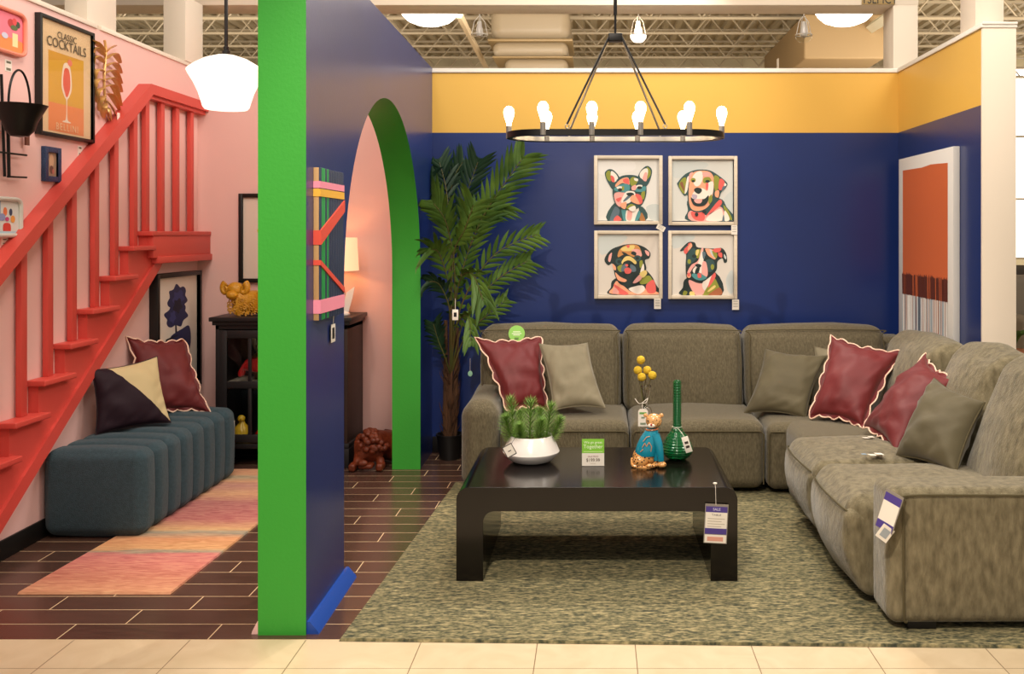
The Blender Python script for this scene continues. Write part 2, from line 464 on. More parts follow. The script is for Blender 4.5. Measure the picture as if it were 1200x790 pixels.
def runner_material():
    m, nt, b = nodes_mat('abrash_runner_wool', .95)
    o, mp, s = coords(nt, (3, 26, 1))
    fac = mth(nt, 'DIVIDE', mth(nt, 'ADD', s[1], 5.4-4.25), 2.35)
    n1 = noisen(nt, mp, 1.0, 5, .6)
    fac = mth(nt, 'ADD', fac, mth(nt, 'MULTIPLY', mth(nt, 'SUBTRACT', n1, .5), .055))
    st = [(0, '#c98f66'), (.10, '#b96a58'), (.18, '#c26a66'), (.225, '#bf6068'), (.245, '#7a8a76'), (.265, '#cf9d62'), (.33, '#d2905c'),
          (.375, '#7f8f80'), (.40, '#cfa56e'), (.47, '#a8505a'), (.62, '#9c4f5c'), (.70, '#cf9a70'), (.78, '#b57a74'), (.83, '#d09a70'),
          (.87, '#a09a7c'), (.90, '#d49a70'), (1, '#cd8c68')]
    base = ramp(nt, fac, st)
    tc3, mp3, _ = coords(nt, (10, 60, 1))
    fl = ramp(nt, noisen(nt, mp3, 1, 5, 1.2), [(.35, '#8f5a48'), (.5, '#cf967a'), (.68, '#ecc79c')])
    nt.links.new(mixc(nt, .3, base, fl), b.inputs['Base Color'])
    bp = nt.nodes.new('ShaderNodeBump'); bp.inputs['Strength'].default_value = .4; bp.inputs['Distance'].default_value = .004
    nt.links.new(noisen(nt, o, 220, 2), bp.inputs['Height']); nt.links.new(bp.outputs[0], b.inputs['Normal'])
    return m
m_runner = runner_material()

# ================================================================== SETTING
YB, XL, XR = 7.05, -2.97, 2.245
ZT = 2.859
struct('floor', M().box(-3.1, XR+.195, 3.797, YB+.1, -.03, 0), m_plank)
struct('floor', M().box(-9, 9, -3, 3.797, -.03, 0), m_beige)
struct('floor', M().box(XR+.195, 14, 3.797, 34, -.03, 0).box(-20, XR+.195, YB+.15, 34, -.03, 0).box(-20, -3.12, 3.797, YB+.15, -.03, 0), m_beige)
struct('wall_back', M().box(-1.3, XR+.19, YB, YB+.14, 0, 2.379, mi=0).box(-1.3, XR+.19, YB, YB+.14, 2.379, ZT-.034, mi=1), [m_blue, m_yellow], 0)
struct('wall_back_left', M().box(XL-.12, -1.3, YB, YB+.14, 0, ZT-.02), m_pink)
struct('wall_left', M().box(XL-.14, XL, 3.75, YB, 0, ZT-.015), m_pink)
wr = M().box(XR, XR+.19, 5.525, YB, 0, 2.379, mi=0).box(XR, XR+.19, 5.525, YB, 2.379, ZT-.034, mi=1)
struct('wall_right', wr, [m_blue, m_yellow], 0)
struct('trim_1', M().box(-1.25, XR+.2, YB-.012, YB+.16, ZT-.034, ZT-.016, .003).box(-1.25, XR+.2, YB-.004, YB+.15, ZT-.016, ZT, .003), m_white)
struct('trim_2', M().box(XR-.012, XR+.2, 5.50, YB-.012, ZT-.034, ZT-.016, .003).box(XR-.004, XR+.2, 5.495, YB-.004, ZT-.016, ZT, .003), m_white)
struct('trim_3', M().box(XR-.002, XR+.195, 5.505, 5.526, 0, ZT-.034, .002), m_cream)
struct('trim_4', M().box(XL-.15, XL+.012, 3.75, 5.62, ZT-.015, ZT+.012, .003).box(XL-.15, XL+.012, 5.66, YB, ZT-.015, ZT+.012, .003), m_cream)
struct('baseboard_back', M().box(-1.22, XR, YB-.018, YB, 0, .12, .004), m_black)
struct('baseboard_left', M().box(XL, XL+.015, 3.75, YB, 0, .10, .004), m_black)
struct('baseboard_back_left', M().box(XL+.015, -1.42, YB-.015, YB, 0, .10, .004), m_black)
# partition with the arch
xr_ = lambda y: -1.1775 - .0141 * (y - 3.84)
ys, zs, ra = 5.495, 1.36, 1.045
prof = [(3.84, 0), (ys-ra, 0)] + [(ys - ra*math.cos(a), zs + ra*math.sin(a)) for a in [PI*i/40 for i in range(41)]] + [(ys+ra, 0), (YB, 0), (YB, ZT), (3.84, ZT)]
mp = M().prism(prof, lambda a, b, d: (xr_(a) - d, a, b), 0, .195, mi=(0, 1), side=2)
struct('wall_partition', mp, [m_blue, m_pink, m_green], 30)
tri = [(0, 0), (.05, 0), (.045, .012), (.012, .05), (0, .05)]
struct('trim_5', M().prism(tri, lambda a, b, d: (xr_(d) + a, d, b), 3.85, ys-ra+.04), mat('blue_foot_strip', '#1f479c', .4))
struct('trim_6', M().prism(tri, lambda a, b, d: (xr_(d) - .195 - a*.6, d, b), 3.85, ys-ra), m_pink)

# beams and posts above the walls
def post(x0, x1, y0, y1, z0, z1, n): struct('trim_%d' % n, M().box(x0, x1, y0, y1, z0, z1, .004), m_cream)
struct('trim_7', M().box(-4.5, XR+.17, YB+.05, YB+.34, 3.341, 3.75, .004), m_cream)
post(XR-.02, XR+.165, YB+.05, YB+.30, ZT, 3.341, 8)
post(XR+.02, XR+.19, 5.66, 5.90, ZT, 3.75, 9)
post(XL-.14, XL-.005, 5.535, 5.87, ZT+.012, 3.75, 10)
post(XL-.14, XL+.02, YB-.25, YB+.05, ZT+.012, 3.341, 11)
struct('trim_12', M().box(XL-.4, XL+.0, 3.75, YB+.05, 3.55, 3.9, .004), m_cream)

# warehouse shell far behind
corr = M(); prf = []; x = -26.0
while x < 26: prf += [(x, 7.40), (x+.14, 7.40), (x+.18, 7.49), (x+.30, 7.49)]; x += .34
prf += [(26, 7.40), (26, 7.56), (-26, 7.56)]
corr.prism(prf, lambda a, b, d: (a, d, b), 7.6, 34)
struct('ceiling', corr, m_tan, 20)
far = M().box(-26, 26, 31, 31.3, 0, 8)
for k in range(-12, 14): far.box(k*1.6-.02, k*1.6+.02, 30.97, 31, 0, 7.4)
far.box(-26, 26, 30.85, 31, 6.05, 6.25)
struct('wall_far', far, [m_farwall], 0)
struct('wall_far_left', M().box(-14.2, -14, 7.6, 31, 0, 7.4), mat('grey_glazed_partition', '#8d8a86', .3), 0)
names = ['nearest', 'second nearest', 'third', 'fourth', 'fifth', 'farthest']
for k in range(6):
    Y = 21.9 + 1.62*k; m = M(); zb, zt = 6.62, 7.34
    m.box(-13.5, 13.5, Y-.04, Y+.04, zb-.05, zb, 0).box(-13.5, 13.5, Y-.04, Y+.04, zt, zt+.06, 0)
    n = 44
    for i in range(n):
        xa = -13.4 + 26.8*i/n; xb = -13.4 + 26.8*(i+1)/n
        a, b = ((xa, Y, zb), (xb, Y, zt)) if i % 2 == 0 else ((xa, Y, zt), (xb, Y, zb))
        m.tube([a, b], .022, 4)
    single('roof_joist', m, m_truss, 'tan open-web steel roof joist above the yellow wall, %s of the parallel rows' % names[k], 'joist', (0, Y, zb), 'parallel roof joists', 0)
# sloping girder + braces at the right
g = M().tube([P(1000, 46, 24), P(1062, 6, 17)], .13, 4)
single('roof_girder', g, mat('pale_girder_paint', '#cfc8ae', .5), 'pale slanting roof girder beside the right dome light', 'girder', P(1030, 30, 20))
g = M().tube([P(538, 17, 15.5), P(572, 84, 26)], .07, 6)
single('conduit_pipe', g, mat('pale_pipe', '#cdb794', .5), 'pale pipe slanting down under the roof beside the round duct', 'pipe', P(550, 50, 18))
# stacked rounded duct
r = thing('ventilation_duct', 'large beige metal ventilation duct with rounded corners hanging above the yellow wall', 'duct', (-1.4, 20.6, 5.0))
part('duct_body', M().box(-2.25, -.56, 20, 21.6, 5.72, 6.45, .25, 4), m_duct, r)
part('duct_body', M().box(-2.2, -.6, 20.0, 21.6, 5.36, 5.70, .16, 4), m_duct, r)
part('duct_body', M().box(-1.95, -.6, 20.0, 21.6, 4.9, 5.34, .16, 4), m_duct, r)
part('seam_flange', M().box(-2.3, -.5, 19.96, 21.6, 5.68, 5.735, .02).box(-2.2, -.5, 19.96, 21.6, 5.33, 5.37, .02), mat('duct_seam', '#8d7650', .5), r)
part('hanger_rod', M().tube([(-2, 20.8, 6.4), (-2, 20.8, 7.5)], .02, 6), m_truss, r)
part('hanger_rod', M().tube([(-.8, 20.8, 6.4), (-.8, 20.8, 7.5)], .02, 6), m_truss, r)
# exposed sheet-metal box and hoist at right
single('ceiling_bulkhead', M().box(4.6, 6.4, 21, 26, 5.5, 6.5, .05, 2), mat('brown_bulkhead', '#8e7550', .7), 'brown boxed bulkhead under the roof below the right dome light', 'bulkhead', (5.5, 23, 5.5))
# dome lights
for (px, w, lab) in ((503, 33, 'glowing white dome light left of the chandelier stem'), (990, 33, 'glowing white dome light near the right-hand post')):
    Y = 14; c = P(px, 15, Y); R = w*Y/F
    r = thing('dome_light', lab, 'ceiling light', (c.x, c.y, c.z-.17), 'dome lights above the yellow wall')
    part('lens', M().lathe([(0, -.19), (R*.45, -.17), (R*.75, -.12), (R*.93, -.05), (R, .0)], 32, tuple(c)), m_disc, r)
    part('reflector', M().lathe([(R*1.02, 0), (R*.9, .1), (R*.3, .45), (.12, .5)], 32, tuple(c)), m_white, r)
    part('cord', M().tube([c + V((0, 0, .45)), V((c.x, c.y, 7.45))], .012, 6), m_white, r)
# bell pendants
for (px, lit, lab) in ((562, 0, 'unlit clear bell pendant in a wire frame left of the chandelier stem'), (748, 1, 'lit clear bell pendant right of the chandelier stem'), (942, 0, 'unlit clear bell pendant above the right part of the yellow wall')):
    Y = 9.0; t = P(px, 18, Y); b = P(px, 50, Y); h = t.z-b.z; R = .078
    r = thing('bell_pendant', lab, 'pendant lamp', (t.x, Y, b.z), 'bell pendants behind the cream beam')
    part('cord', M().tube([t, V((t.x, Y, 7.45))], .006, 5), m_white, r)
    w = M()
    for k in range(4):
        a = PI/2*k + .3
        w.tube([t, t + V((.05*math.cos(a), .05*math.sin(a), -.06)), t + V((R*math.cos(a), R*math.sin(a), -h*.72))], .004, 5)
    ring = [t + V((R*math.cos(a), R*math.sin(a), -h*.72)) for a in [2*PI*i/24 for i in range(24)]]
    w.tube(ring, .005, 5, closed=True)
    part('wire_frame', w, m_white, r)
    part('glass_bowl', M().lathe([(R, -h*.72), (R*.95, -h*.85), (R*.6, -h*.97), (0, -h)], 24, tuple(t)), m_glassthin if not lit else mat('lit_glass_bowl', '#fff0dc', .3, emit=2.2), r)
    part('bulb', M().lathe([(.02, -.06), (.024, -.10), (.038, -h*.62), (.03, -h*.78), (0, -h*.84)], 16, tuple(t)), m_bulb if lit else m_ceramic, r)
# small far drum pendant
c = P(918, 74, 24); r = thing('drum_pendant', 'small far drum pendant hanging before the tan warehouse wall', 'pendant lamp', (c.x, c.y, c.z-.2))
part('lamp_shade', M().lathe([(.17, -.16), (.17, .1), (.1, .15)], 20, tuple(c)), m_cream, r)
part('cord', M().tube([c+V((0, 0, .15)), V((c.x, c.y, 7.45))], .01, 5), m_truss, r)
# hanging sign on the beam
s_ = P(1030, -4, YB+.03); r = thing('hanging_sign', 'small tan sign with dark capitals on the cream beam by the corner post', 'sign', (s_.x, s_.y, s_.z))
p0 = P(1010.5, 5, YB+.035); p1 = P(1049, -14, YB+.035)
part('sign_board', M().box(p0.x, p1.x, YB+.035, YB+.048, p0.z, p1.z, .002), mat('tan_sign', '#a58c5c', .6), r)
text('lettering', 'TSLMCT', .098, m_black, r, frame3(P(1030.5, -.6, YB+.033), (1, 0, 0), (0, 0, 1)), sx=.76)
# shop beyond the right wall end
r = struct('window_1', M().box(12.4, 20.5, 30.4, 30.5, 0.8, 6.9), mat('daylight_glass', '#fff8ee', .3, emit=2.4), 0)
wf = M()
for k in range(7): wf.box(12.4+1.35*k, 12.46+1.35*k, 30.3, 30.42, .8, 6.9)
for z in (.8, 2.7, 4.7, 6.6): wf.box(12.4, 20.5, 30.3, 30.42, z, z+.06)
r2 = wf.build('window_frame', m_tan, r); 
def far_seat(Y, x0, x1, z0, z1, nm, lab, colr, cat='sofa'):
    r = thing(nm, lab, cat, ((x0+x1)/2, Y, 0)); mm = mat('far_'+nm, colr, .9)
    part('seat', M().box(x0, x1, Y-.4, Y+.4, .05, z0, .09, 4), mm, r)
    part('backrest', M().box(x0, x1, Y+.2, Y+.45, z0-.05, z1, .09, 4), mm, r)
    part('arm', M().box(x0-.05, x0+.15, Y-.4, Y+.4, .03, z0+.2, .07, 4), mm, r)
far_seat(9.5, 4.15, 5.4, .62, 1.2, 'armchair', 'grey-beige armchair standing beyond the right wall end', '#8f8474', 'armchair')
far_seat(12.5, 5.35, 7.5, .5, 1.2, 'loveseat', 'dark grey loveseat far beyond the right wall end', '#5a524a')
r = thing('planter', 'terracotta pot on the floor beyond the right wall end', 'plant pot', (3.15, 7.2, 0))
part('pot', M().lathe([(.12, .38), (.17, .7), (.18, .7), (.18, .74), (.15, .74)], 20, (3.15, 7.2, 0)), mat('terracotta', '#b0673c', .8), r)
part('stand', M().lathe([(.14, 0), (.14, .02), (.03, .03), (.03, .34), (.12, .38)], 20, (3.15, 7.2, 0)), m_black, r)
lf = M()
for k in range(14):
    a = k*2.4; d = V((math.cos(a), math.sin(a), 0)); b0 = V((3.15, 7.2, .72))
    pts = smooth_line([b0, b0+d*.06+V((0, 0, .14)), b0+d*.14+V((0, 0, .17))], 4); lf.tube(pts, [.012+.01*math.sin(PI*i/(len(pts)-1)) for i in range(len(pts))], 5, flat=.3)
part('foliage', lf, m_leaf, r)
# ================================================================== RUGS
def rugmesh(c, h, n=30):
    """c = four floor corners (front-left, front-right, back-right, back-left)"""
    m = M(); c = [V((a[0], a[1], 0)) for a in c]
    vs = [p + V((0, 0, .001)) for p in c] + [p + V((0, 0, h)) for p in c]
    ins = sum(c, V())/4
    for i in range(4): vs[4+i] = vs[4+i] + (ins - c[i]).normalized()*.008
    return m.add(vs, [(3,2,1,0),(4,5,6,7)] + [(i, (i+1)%4, (i+1)%4+4, i+4) for i in range(4)])
single('area_rug', rugmesh([(-1.029, 3.781), (2.3, 3.70), (2.22, 6.10), (-.922, 6.164)], .012), m_rug,
       'large woven olive-green rug lying under the coffee table and sectional', 'rug', (.6, 4.95, 0), smooth=0)
single('runner_rug', rugmesh([(-2.613, 4.272), (-1.921, 4.272), (-1.86, 6.52), (-2.50, 6.52)], .010), m_runner,
       'faded pink and orange striped runner rug beside the teal bench', 'rug', (-2.2, 5.4, 0), smooth=0)

# ================================================================== SECTIONAL SOFA
sofa = thing('sectional_sofa', 'large L-shaped olive chenille sectional sofa around the black coffee table', 'sofa', (.7, 6.2, .0))
def wob(a, s):
    def f(q, u):
        d = noise.noise(q * s) * a
        return q + V((d, d*.6, noise.noise(q*s + V((5, 2, 1))) * a))
    return f
def seat(x0, x1, y0, y1, z0, z1, m, axis, **k):
    o = part('seat', M().box(x0, x1, y0, y1, z0, z1, .065, 5, (.0, .0, .025) if axis == 'y' else (.025, .0, .03), 5, fn=wob(.008, 4)), m, sofa)
    return o
zb = .045
s1 = seat(-.60, .205, 5.86, 6.62, zb, .462, m_sofa, 'y'); s2 = seat(.212, 1.045, 5.86, 6.62, zb, .462, m_sofa, 'y')
for s_, xa, xb in ((s1, -.59, .195), (s2, .222, 1.035)):
    part('piping', M().tube([(xa, 5.866, zb+.03), (xa, 5.857, .385), (xa+.02, 5.855, .405), (xb-.02, 5.855, .405), (xb, 5.857, .385), (xb, 5.866, zb+.03)], .0045, 6), m_welt, s_)
w_ = M().box(1.055, 2.12, 5.84, 6.62, zb, .458, .065, 5, (0, 0, .02), 5, fn=wob(.008, 4)).box(1.17, 2.12, 5.44, 6.3, zb, .455, .06, 5, (0, 0, .02), 5)
s3 = part('seat', w_, m_sofa, sofa)
part('piping', M().tube([(1.065, 5.85, zb+.03), (1.065, 5.838, .385), (1.075, 5.835, .405), (1.16, 5.835, .405)], .0045, 6), m_welt, s3)
def lean(ax, z0, k, base=None, a=.010, s=4):
    def f(q, u):
        t = max(0, q.z - z0)
        q = q.copy(); q[ax] += t * k
        n_ = noise.noise(q*s)*a; return q + V((n_, n_, noise.noise(q*s+V((3, 1, 7)))*a))
    return f
sA = part('seat', M().box(1.095, 1.98, 4.745, 5.435, .115, .474, .075, 5, (.02, 0, .03), 6, fn=wob(.010, 5)), m_sofa_l, sofa)
sB = part('seat', M().box(1.09, 1.98, 4.10, 4.758, .20, .478, .08, 5, (.02, 0, .03), 6, fn=wob(.012, 5)), m_sofa_l, sofa)
def fr(q, u):
    q = q.copy(); t = (.45 - q.z)/.45
    q.x += .10 * t * t - .02 * math.sin(PI*min(1, max(0, t)))
    return q + V((noise.noise(q*5)*.010, 0, 0))
fB = part('footrest', M().box(1.085, 1.35, 4.10, 4.765, .045, .435, .05, 5, (.035, 0, 0), 6, fn=fr), m_sofa_l, sofa, label='olive padded footrest with an outer seam')
fA = part('footrest', M().box(1.085, 1.35, 4.775, 5.43, .11, .43, .05, 5, (.03, 0, 0), 6, fn=fr), m_sofa_l, sofa)
for fo, ya, yb, zz in ((fB, 4.11, 4.76, .055), (fA, 4.78, 5.425, .12)):
    part('piping', M().tube(smooth_line([(1.098, ya+.03, .415), (1.078, ya+.08, .425), (1.062, (ya+yb)/2, .43), (1.078, yb-.08, .425), (1.098, yb-.03, .415)], 6), .0045, 6), m_welt, fo)
# back cushions (back run)
for k, (xa, xb) in enumerate(((-.80, .168), (.185, 1.005), (1.02, 1.99))):
    o = part('backrest', M().box(xa, xb, 6.40, 6.68, .40, .985, .085, 5, (0, .03, .016), 6, fn=lean(1, .45, .19)), m_sofa, sofa)
    q = [(xa+.03, 6.39+.02, .47), (xa+.022, 6.44, .75), (xa+.035, 6.49, .93), (xa+.07, 6.50, .965), (xb-.07, 6.50, .965), (xb-.035, 6.49, .93), (xb-.022, 6.44, .75), (xb-.03, 6.41, .47)]
    part('piping', M().tube(smooth_line(q, 4), .004, 6), m_welt, o)
# back cushions (right run), leaning to +X
for k, (ya, yb, zt) in enumerate(((4.11, 4.745, 1.03), (4.775, 5.405, 1.005), (5.435, 6.30, .985))):
    x0 = 1.81 if k < 2 else 1.80; ln = .38 if k < 2 else .27
    o = part('backrest', M().box(x0, x0+.23, ya, yb, .38, zt, .085, 6, (.05, 0, .03), 6, fn=lean(0, .43, ln, a=.014, s=5)), m_sofa_l, sofa)
# shells behind the cushions
part('back_frame', M().box(-.80, 2.20, 6.68, 6.93, .03, .90, .05, 4, (0, 0, 0), 1), m_sofa, sofa)
part('back_frame', M().box(2.02, 2.21, 4.09, 6.8, .03, .86, .05, 4, (0, 0, 0), 1), m_sofa, sofa)
# arms
def armdef(q, u):
    q = q.copy()
    q.z += .018 * (1-u[0]**2) if q.z > .4 else 0
    q.z += max(0, u[1]) * .035 if q.z > .4 else 0
    return q
aL = part('arm', M().box(-.845, -.605, 5.85, 6.72, .03, .575, .095, 6, (0, .01, 0), 4, fn=armdef), m_sofa, sofa)
aR = part('arm', M().box(1.185, 2.21, 3.845, 4.09, .035, .592, .05, 6, (0.0, .006, .0), 6, fn=wob(.004, 3)), m_sofa_l, sofa)
part('piping', M().tube(smooth_line([(1.262, 3.850, .05), (1.246, 3.838, .10), (1.243, 3.836, .50), (1.25, 3.838, .545), (1.28, 3.84, .567), (1.7, 3.84, .567), (2.17, 3.84, .567)], 5), .005, 6), m_welt, aR)
for (x, y) in ((1.27, 3.87), (2.05, 3.87), (-.83, 6.6), (.95, 6.6), (2.05, 6.75), (-.83, 5.9), (1.25, 5.6)):
    part('foot', M().box(x, x+.12, y, y+.09, .012, .06, .006), m_black, sofa, label='black block foot')
# round sticker on the back
c = P(605.5, 391, 6.478); r = thing('round_sticker', 'round lime-green sticker on the left back cushion of the sofa', 'sticker', c)
T = frame3(c, (1, 0, 0), (0, .19, 1))
part('disc', M().lathe([(0, 0), (.056, 0), (.056, .003), (0, .003)], 32, T=T), mat('sticker_green', '#8fc95a', .5), r)
mm = M()
for i, (w, y) in enumerate(((.05, .012), (.066, 0), (.045, -.010))): mm.box(-w/2, w/2, y-.003, y+.003, .003, .0045, T=T)
part('pale_print', mm, C('#e3efc8'), r)
part('dark_print', M().box(-.014, .014, -.032, -.028, .003, .0045, T=T).box(-.014, .014, -.040, -.036, .003, .0045, T=T), C('#3d4a2a'), r)

# ================================================================== CUSHIONS
def c4(*a): return [P(*x) for x in a]
G1 = 'maroon scalloped cushions'; G2 = 'plain olive cushions'
pillow('throw_pillow', 'maroon velvet cushion with scalloped cream edge leaning on the sofa\'s left arm', c4((560, 399, 6.22), (634, 396, 6.40), (640, 478, 6.13), (596, 481, 6.02)), .17, m_maroon, G1, 'scallop', m_creamtrim, seed=1, pinch=.14)
pillow('throw_pillow', 'pale sage-green cushion in front of the left maroon cushion', c4((632, 403, 6.26), (688, 402, 6.32), (709, 478, 6.02), (649, 481, 5.98)), .15, m_pillight, G2, 'welt', m_pillight, seed=2)
pillow('throw_pillow', 'olive cushion on the middle of the sofa, left of two maroon ones', c4((897, 409, 6.38), (970, 417, 6.22), (944, 490, 6.0), (872, 484, 6.12)), .18, m_pilgreen, G2, 'welt', m_pilgreen, seed=3, pinch=.12)
pillow('throw_pillow', 'olive cushion mostly hidden behind the upright maroon cushion in the corner', c4((955, 407, 6.40), (1030, 412, 6.32), (1030, 478, 6.25), (950, 476, 6.32)), .11, m_pillight, G2, 'welt', m_pillight, seed=9)
pillow('throw_pillow', 'maroon scalloped cushion standing upright in the sofa corner', c4((975, 396, 6.16), (1055, 414, 5.96), (1010, 499, 5.68), (950, 487, 5.90)), .20, m_maroon, G1, 'scallop', m_creamtrim, seed=4, pinch=.13)
pillow('throw_pillow', 'maroon scalloped cushion tucked behind the front olive cushion', c4((1084, 418, 5.52), (1117, 446, 5.16), (1050, 532, 4.98), (1012, 499, 5.48)), .20, m_maroon, G1, 'scallop', m_creamtrim, seed=5, pinch=.13)
pillow('throw_pillow', 'olive piped cushion nearest the right arm of the sofa', c4((1095, 443, 5.05), (1154, 472, 4.70), (1120, 556, 4.50), (1049, 535, 4.88)), .22, m_pilgreen, G2, 'welt', m_welt, seed=6, pinch=.12)
def two_tone():
    m, nt, b = nodes_mat('eggplant_and_cream_velvet', .7)
    o, mp, s = coords(nt)
    c = [P(*x) for x in ((107, 434, 5.47), (184, 418, 5.86), (200, 495, 5.72), (112, 510, 5.42))]
    org = V(((c[0]+c[1]+c[2]+c[3])/4).to_tuple()); org.z = min(q.z for q in c)
    A = P(122, 431, 5.55) - org; B = P(200, 494, 5.72) - org
    nn = (B-A).cross((c[1]-c[3]).cross(c[0]-c[2])).normalized()
    if nn.dot(P(184, 418, 5.86)-org-A) < 0: nn = -nn
    d = nt.nodes.new('ShaderNodeVectorMath'); d.operation = 'DOT_PRODUCT'; nt.links.new(o, d.inputs[0]); d.inputs[1].default_value = nn
    g = mth(nt, 'GREATER_THAN', d.outputs['Value'], nn.dot(A))
    nt.links.new(mixc(nt, g, '#220e19', '#c4b084'), b.inputs['Base Color']); b.inputs['Specular IOR Level'].default_value = .25
    return m
m_two = two_tone()
pillow('throw_pillow', 'eggplant and cream two-tone cushion on the teal bench', c4((107, 434, 5.47), (184, 418, 5.86), (200, 495, 5.72), (112, 510, 5.42)), .15, m_two, None, 'welt', m_egg, seed=7)
pillow('throw_pillow', 'maroon scalloped cushion leaning on the wall behind the two-tone cushion', c4((152, 398, 5.98), (216, 400, 6.34), (243, 481, 6.18), (168, 484, 5.98)), .14, m_maroon, G1, 'scallop', m_creamtrim, seed=8, pinch=.12)

# ================================================================== TEAL BENCH
r = thing('channel_bench', 'teal channel-tufted upholstered bench along the left pink wall', 'bench', (-2.69, 5.66, .01))
y = 5.04; N = 8; wd = (6.34-5.04)/N
for k in range(N):
    part('channel', M().box(-2.952, -2.415, y, y+wd+.006, .012, .468, .055, 5, (.012, .012, .014), 4), m_teal, r); y += wd

# ================================================================== COFFEE TABLE
r = thing('coffee_table', 'black-brown waterfall coffee table with rounded corners on the green rug', 'table', (.002, 4.82, .012))
x0, x1, yA, yB2, H, th = -.652, .656, 4.40, 5.233, .449, .125
def rr(x0, x1, z1, r_, z0, n=8):
    p = [(x0, z0)]
    for i in range(n+1): a = PI - PI/2*i/n; p.append((x0+r_+r_*math.cos(a), z1-r_+r_*math.sin(a)))
    for i in range(n+1): a = PI/2 - PI/2*i/n; p.append((x1-r_+r_*math.cos(a), z1-r_+r_*math.sin(a)))
    p.append((x1, z0)); return p
outer = rr(x0, x1, H, .06, .013); inner = rr(x0+th, x1-th, H-.112, .05, .013)
poly = outer + list(reversed(inner))
e = .004
body = M().prism(poly, lambda a, b, d: (a, d, b), yA+e, yB2-e)
table = part('waterfall_body', body, m_espresso, r)
bv = table.modifiers.new('soft_edge', 'BEVEL'); bv.width = .004; bv.segments = 2; bv.limit_method = 'ANGLE'; bv.angle_limit = math.radians(50)
# ---- things on the table
ZTB = H
def on(px, py):   # point on the table top seen at this pixel
    Y = F*(EZ-ZTB)/(py-CY); return V(((px-CX)*Y/F, Y, ZTB))
# planter
c = on(622.5, 541); r = thing('planter', 'low white ceramic planter with green spiky sprigs on the coffee table', 'planter', c)
part('bowl', M().lathe([(0, .002), (.085, .002), (.112, .014), (.143, .046), (.147, .056), (.142, .068), (.112, .136), (.108, .140), (.102, .136), (.125, .07), (.1, .05), (0, .05)], 48, tuple(c)), m_ceramic, r)
part('soil', M().lathe([(0, .118), (.112, .118), (.112, .112)], 24, tuple(c), cap=False), m_bark, r)
def sprig(m, b, d, h, R):
    d = V(d).normalized(); n_ = 150
    m.tube([b, b + d*h*.96], [.006, .002], 6)
    x = d.orthogonal().normalized(); y_ = d.cross(x)
    for i in range(n_):
        t = i / n_; a = i * 2.39996
        rad = R * (.95 + .35*math.sin(PI*min(1, t*1.3))) * (1 - max(0, t-.8)*1.8)
        o_ = b + d * (h * t * .97)
        out = x*math.cos(a) + y_*math.sin(a)
        tip = o_ + out*rad + d*rad*(.35 + t*.8)
        side = out.cross(d).normalized() * .0026
        mid = o_ + (tip-o_)*.55
        m.add([o_-side*.5, mid-side, tip, mid+side, o_+side*.5, mid+d*.002+out.cross(side)*.0], [(0, 1, 5), (1, 2, 5), (2, 3, 5), (3, 4, 5), (4, 0, 5)])
for (dx, dy, dz, ln, R) in ((-.085, 0, (-.10, 0, 1), .225, .042), (-.005, -.03, (.03, -.05, 1), .215, .048), (.075, .0, (.16, 0, 1), .19, .042), (-.10, -.035, (-.22, -.1, 1), .135, .042), (.045, -.05, (.12, -.15, 1), .12, .038), (.10, -.01, (.45, -.1, 1), .13, .038), (.03, .06, (.1, .2, 1), .15, .04), (-.045, .05, (-.15, .2, 1), .14, .04), (-.05, -.06, (-.05, -.25, 1), .10, .036)):
    m = M(); sprig(m, V((c.x+dx, c.y+dy, ZTB+.11)), dz, ln, R); part('sprig', m, m_needle, r, smooth=0)
t0 = P(602, 518, 4.70); r = thing('price_tag', 'small framed white tag hanging from the white planter', 'tag', P(597, 528, 4.68))
T = frame3(P(597, 528, 4.68), (1, 0, .55), (-.55, 0, 1))
part('card', M().box(-.026, .026, -.03, .03, 0, .002, T=T), m_paper, r)
b_ = M()
for (a0, a1, b0, b1) in ((-.026, .026, .026, .03), (-.026, .026, -.03, -.026), (-.026, -.023, -.03, .03), (.023, .026, -.03, .03)): b_.box(a0, a1, b0, b1, .002, .003, T=T)
b_.box(-.008, .008, -.004, .0, .002, .003, T=T)
part('printed_border', b_, m_black, r)
part('cord', M().tube(smooth_line([P(603, 514, 4.72), P(600, 519, 4.69), P(597, 524, 4.68)], 4), .0012, 5), m_black, r)
# acrylic sign
c = on(695, 546.5); r = thing('tabletop_sign', 'clear acrylic sign holder with lime and white price card on the coffee table', 'sign', c)
z0 = ZTB; w = .0605; hh = 39*c.y/F
part('holder', M().box(c.x-w, c.x+w, c.y, c.y+.004, z0+.001, z0+hh, .001).box(c.x-w, c.x+w, c.y-.0, c.y+.07, z0, z0+.003, .001), m_glassthin, r)
zz = lambda py: EZ-(py-CY)*c.y/F
part('green_card', M().box(c.x-w*.93, c.x+w*.93, c.y-.002, c.y-.0005, zz(531), zz(514.5)), m_dgreen, r)
part('white_card', M().box(c.x-w*.93, c.x+w*.93, c.y-.002, c.y-.0005, zz(546), zz(531)), m_paper, r)
def tx(nm, s, size, m, px, py, sx=1): text(nm, s, size, m, r, frame3((c.x+(px-695)*c.y/F, c.y-.0025, zz(py)), (1, 0, 0), (0, 0, 1)), sx=sx)
tx('lettering', 'We go great', .018, C('#edf5d4'), 695, 518.5); tx('lettering', 'Together', .026, C('#edf5d4'), 695, 523.5)
tx('lettering', 'SALE PRICE', .011, C('#9c6f70'), 695, 535); tx('price_lettering', '$199.99', .024, C('#5b4a38'), 695, 539.3, .9)
tx('lettering', '-------', .012, C('#a08e74'), 695, 543)
part('green_line', M().box(c.x-w*.8, c.x+w*.8, c.y-.003, c.y-.002, zz(529.6), zz(529)), C('#cfe89a'), r)
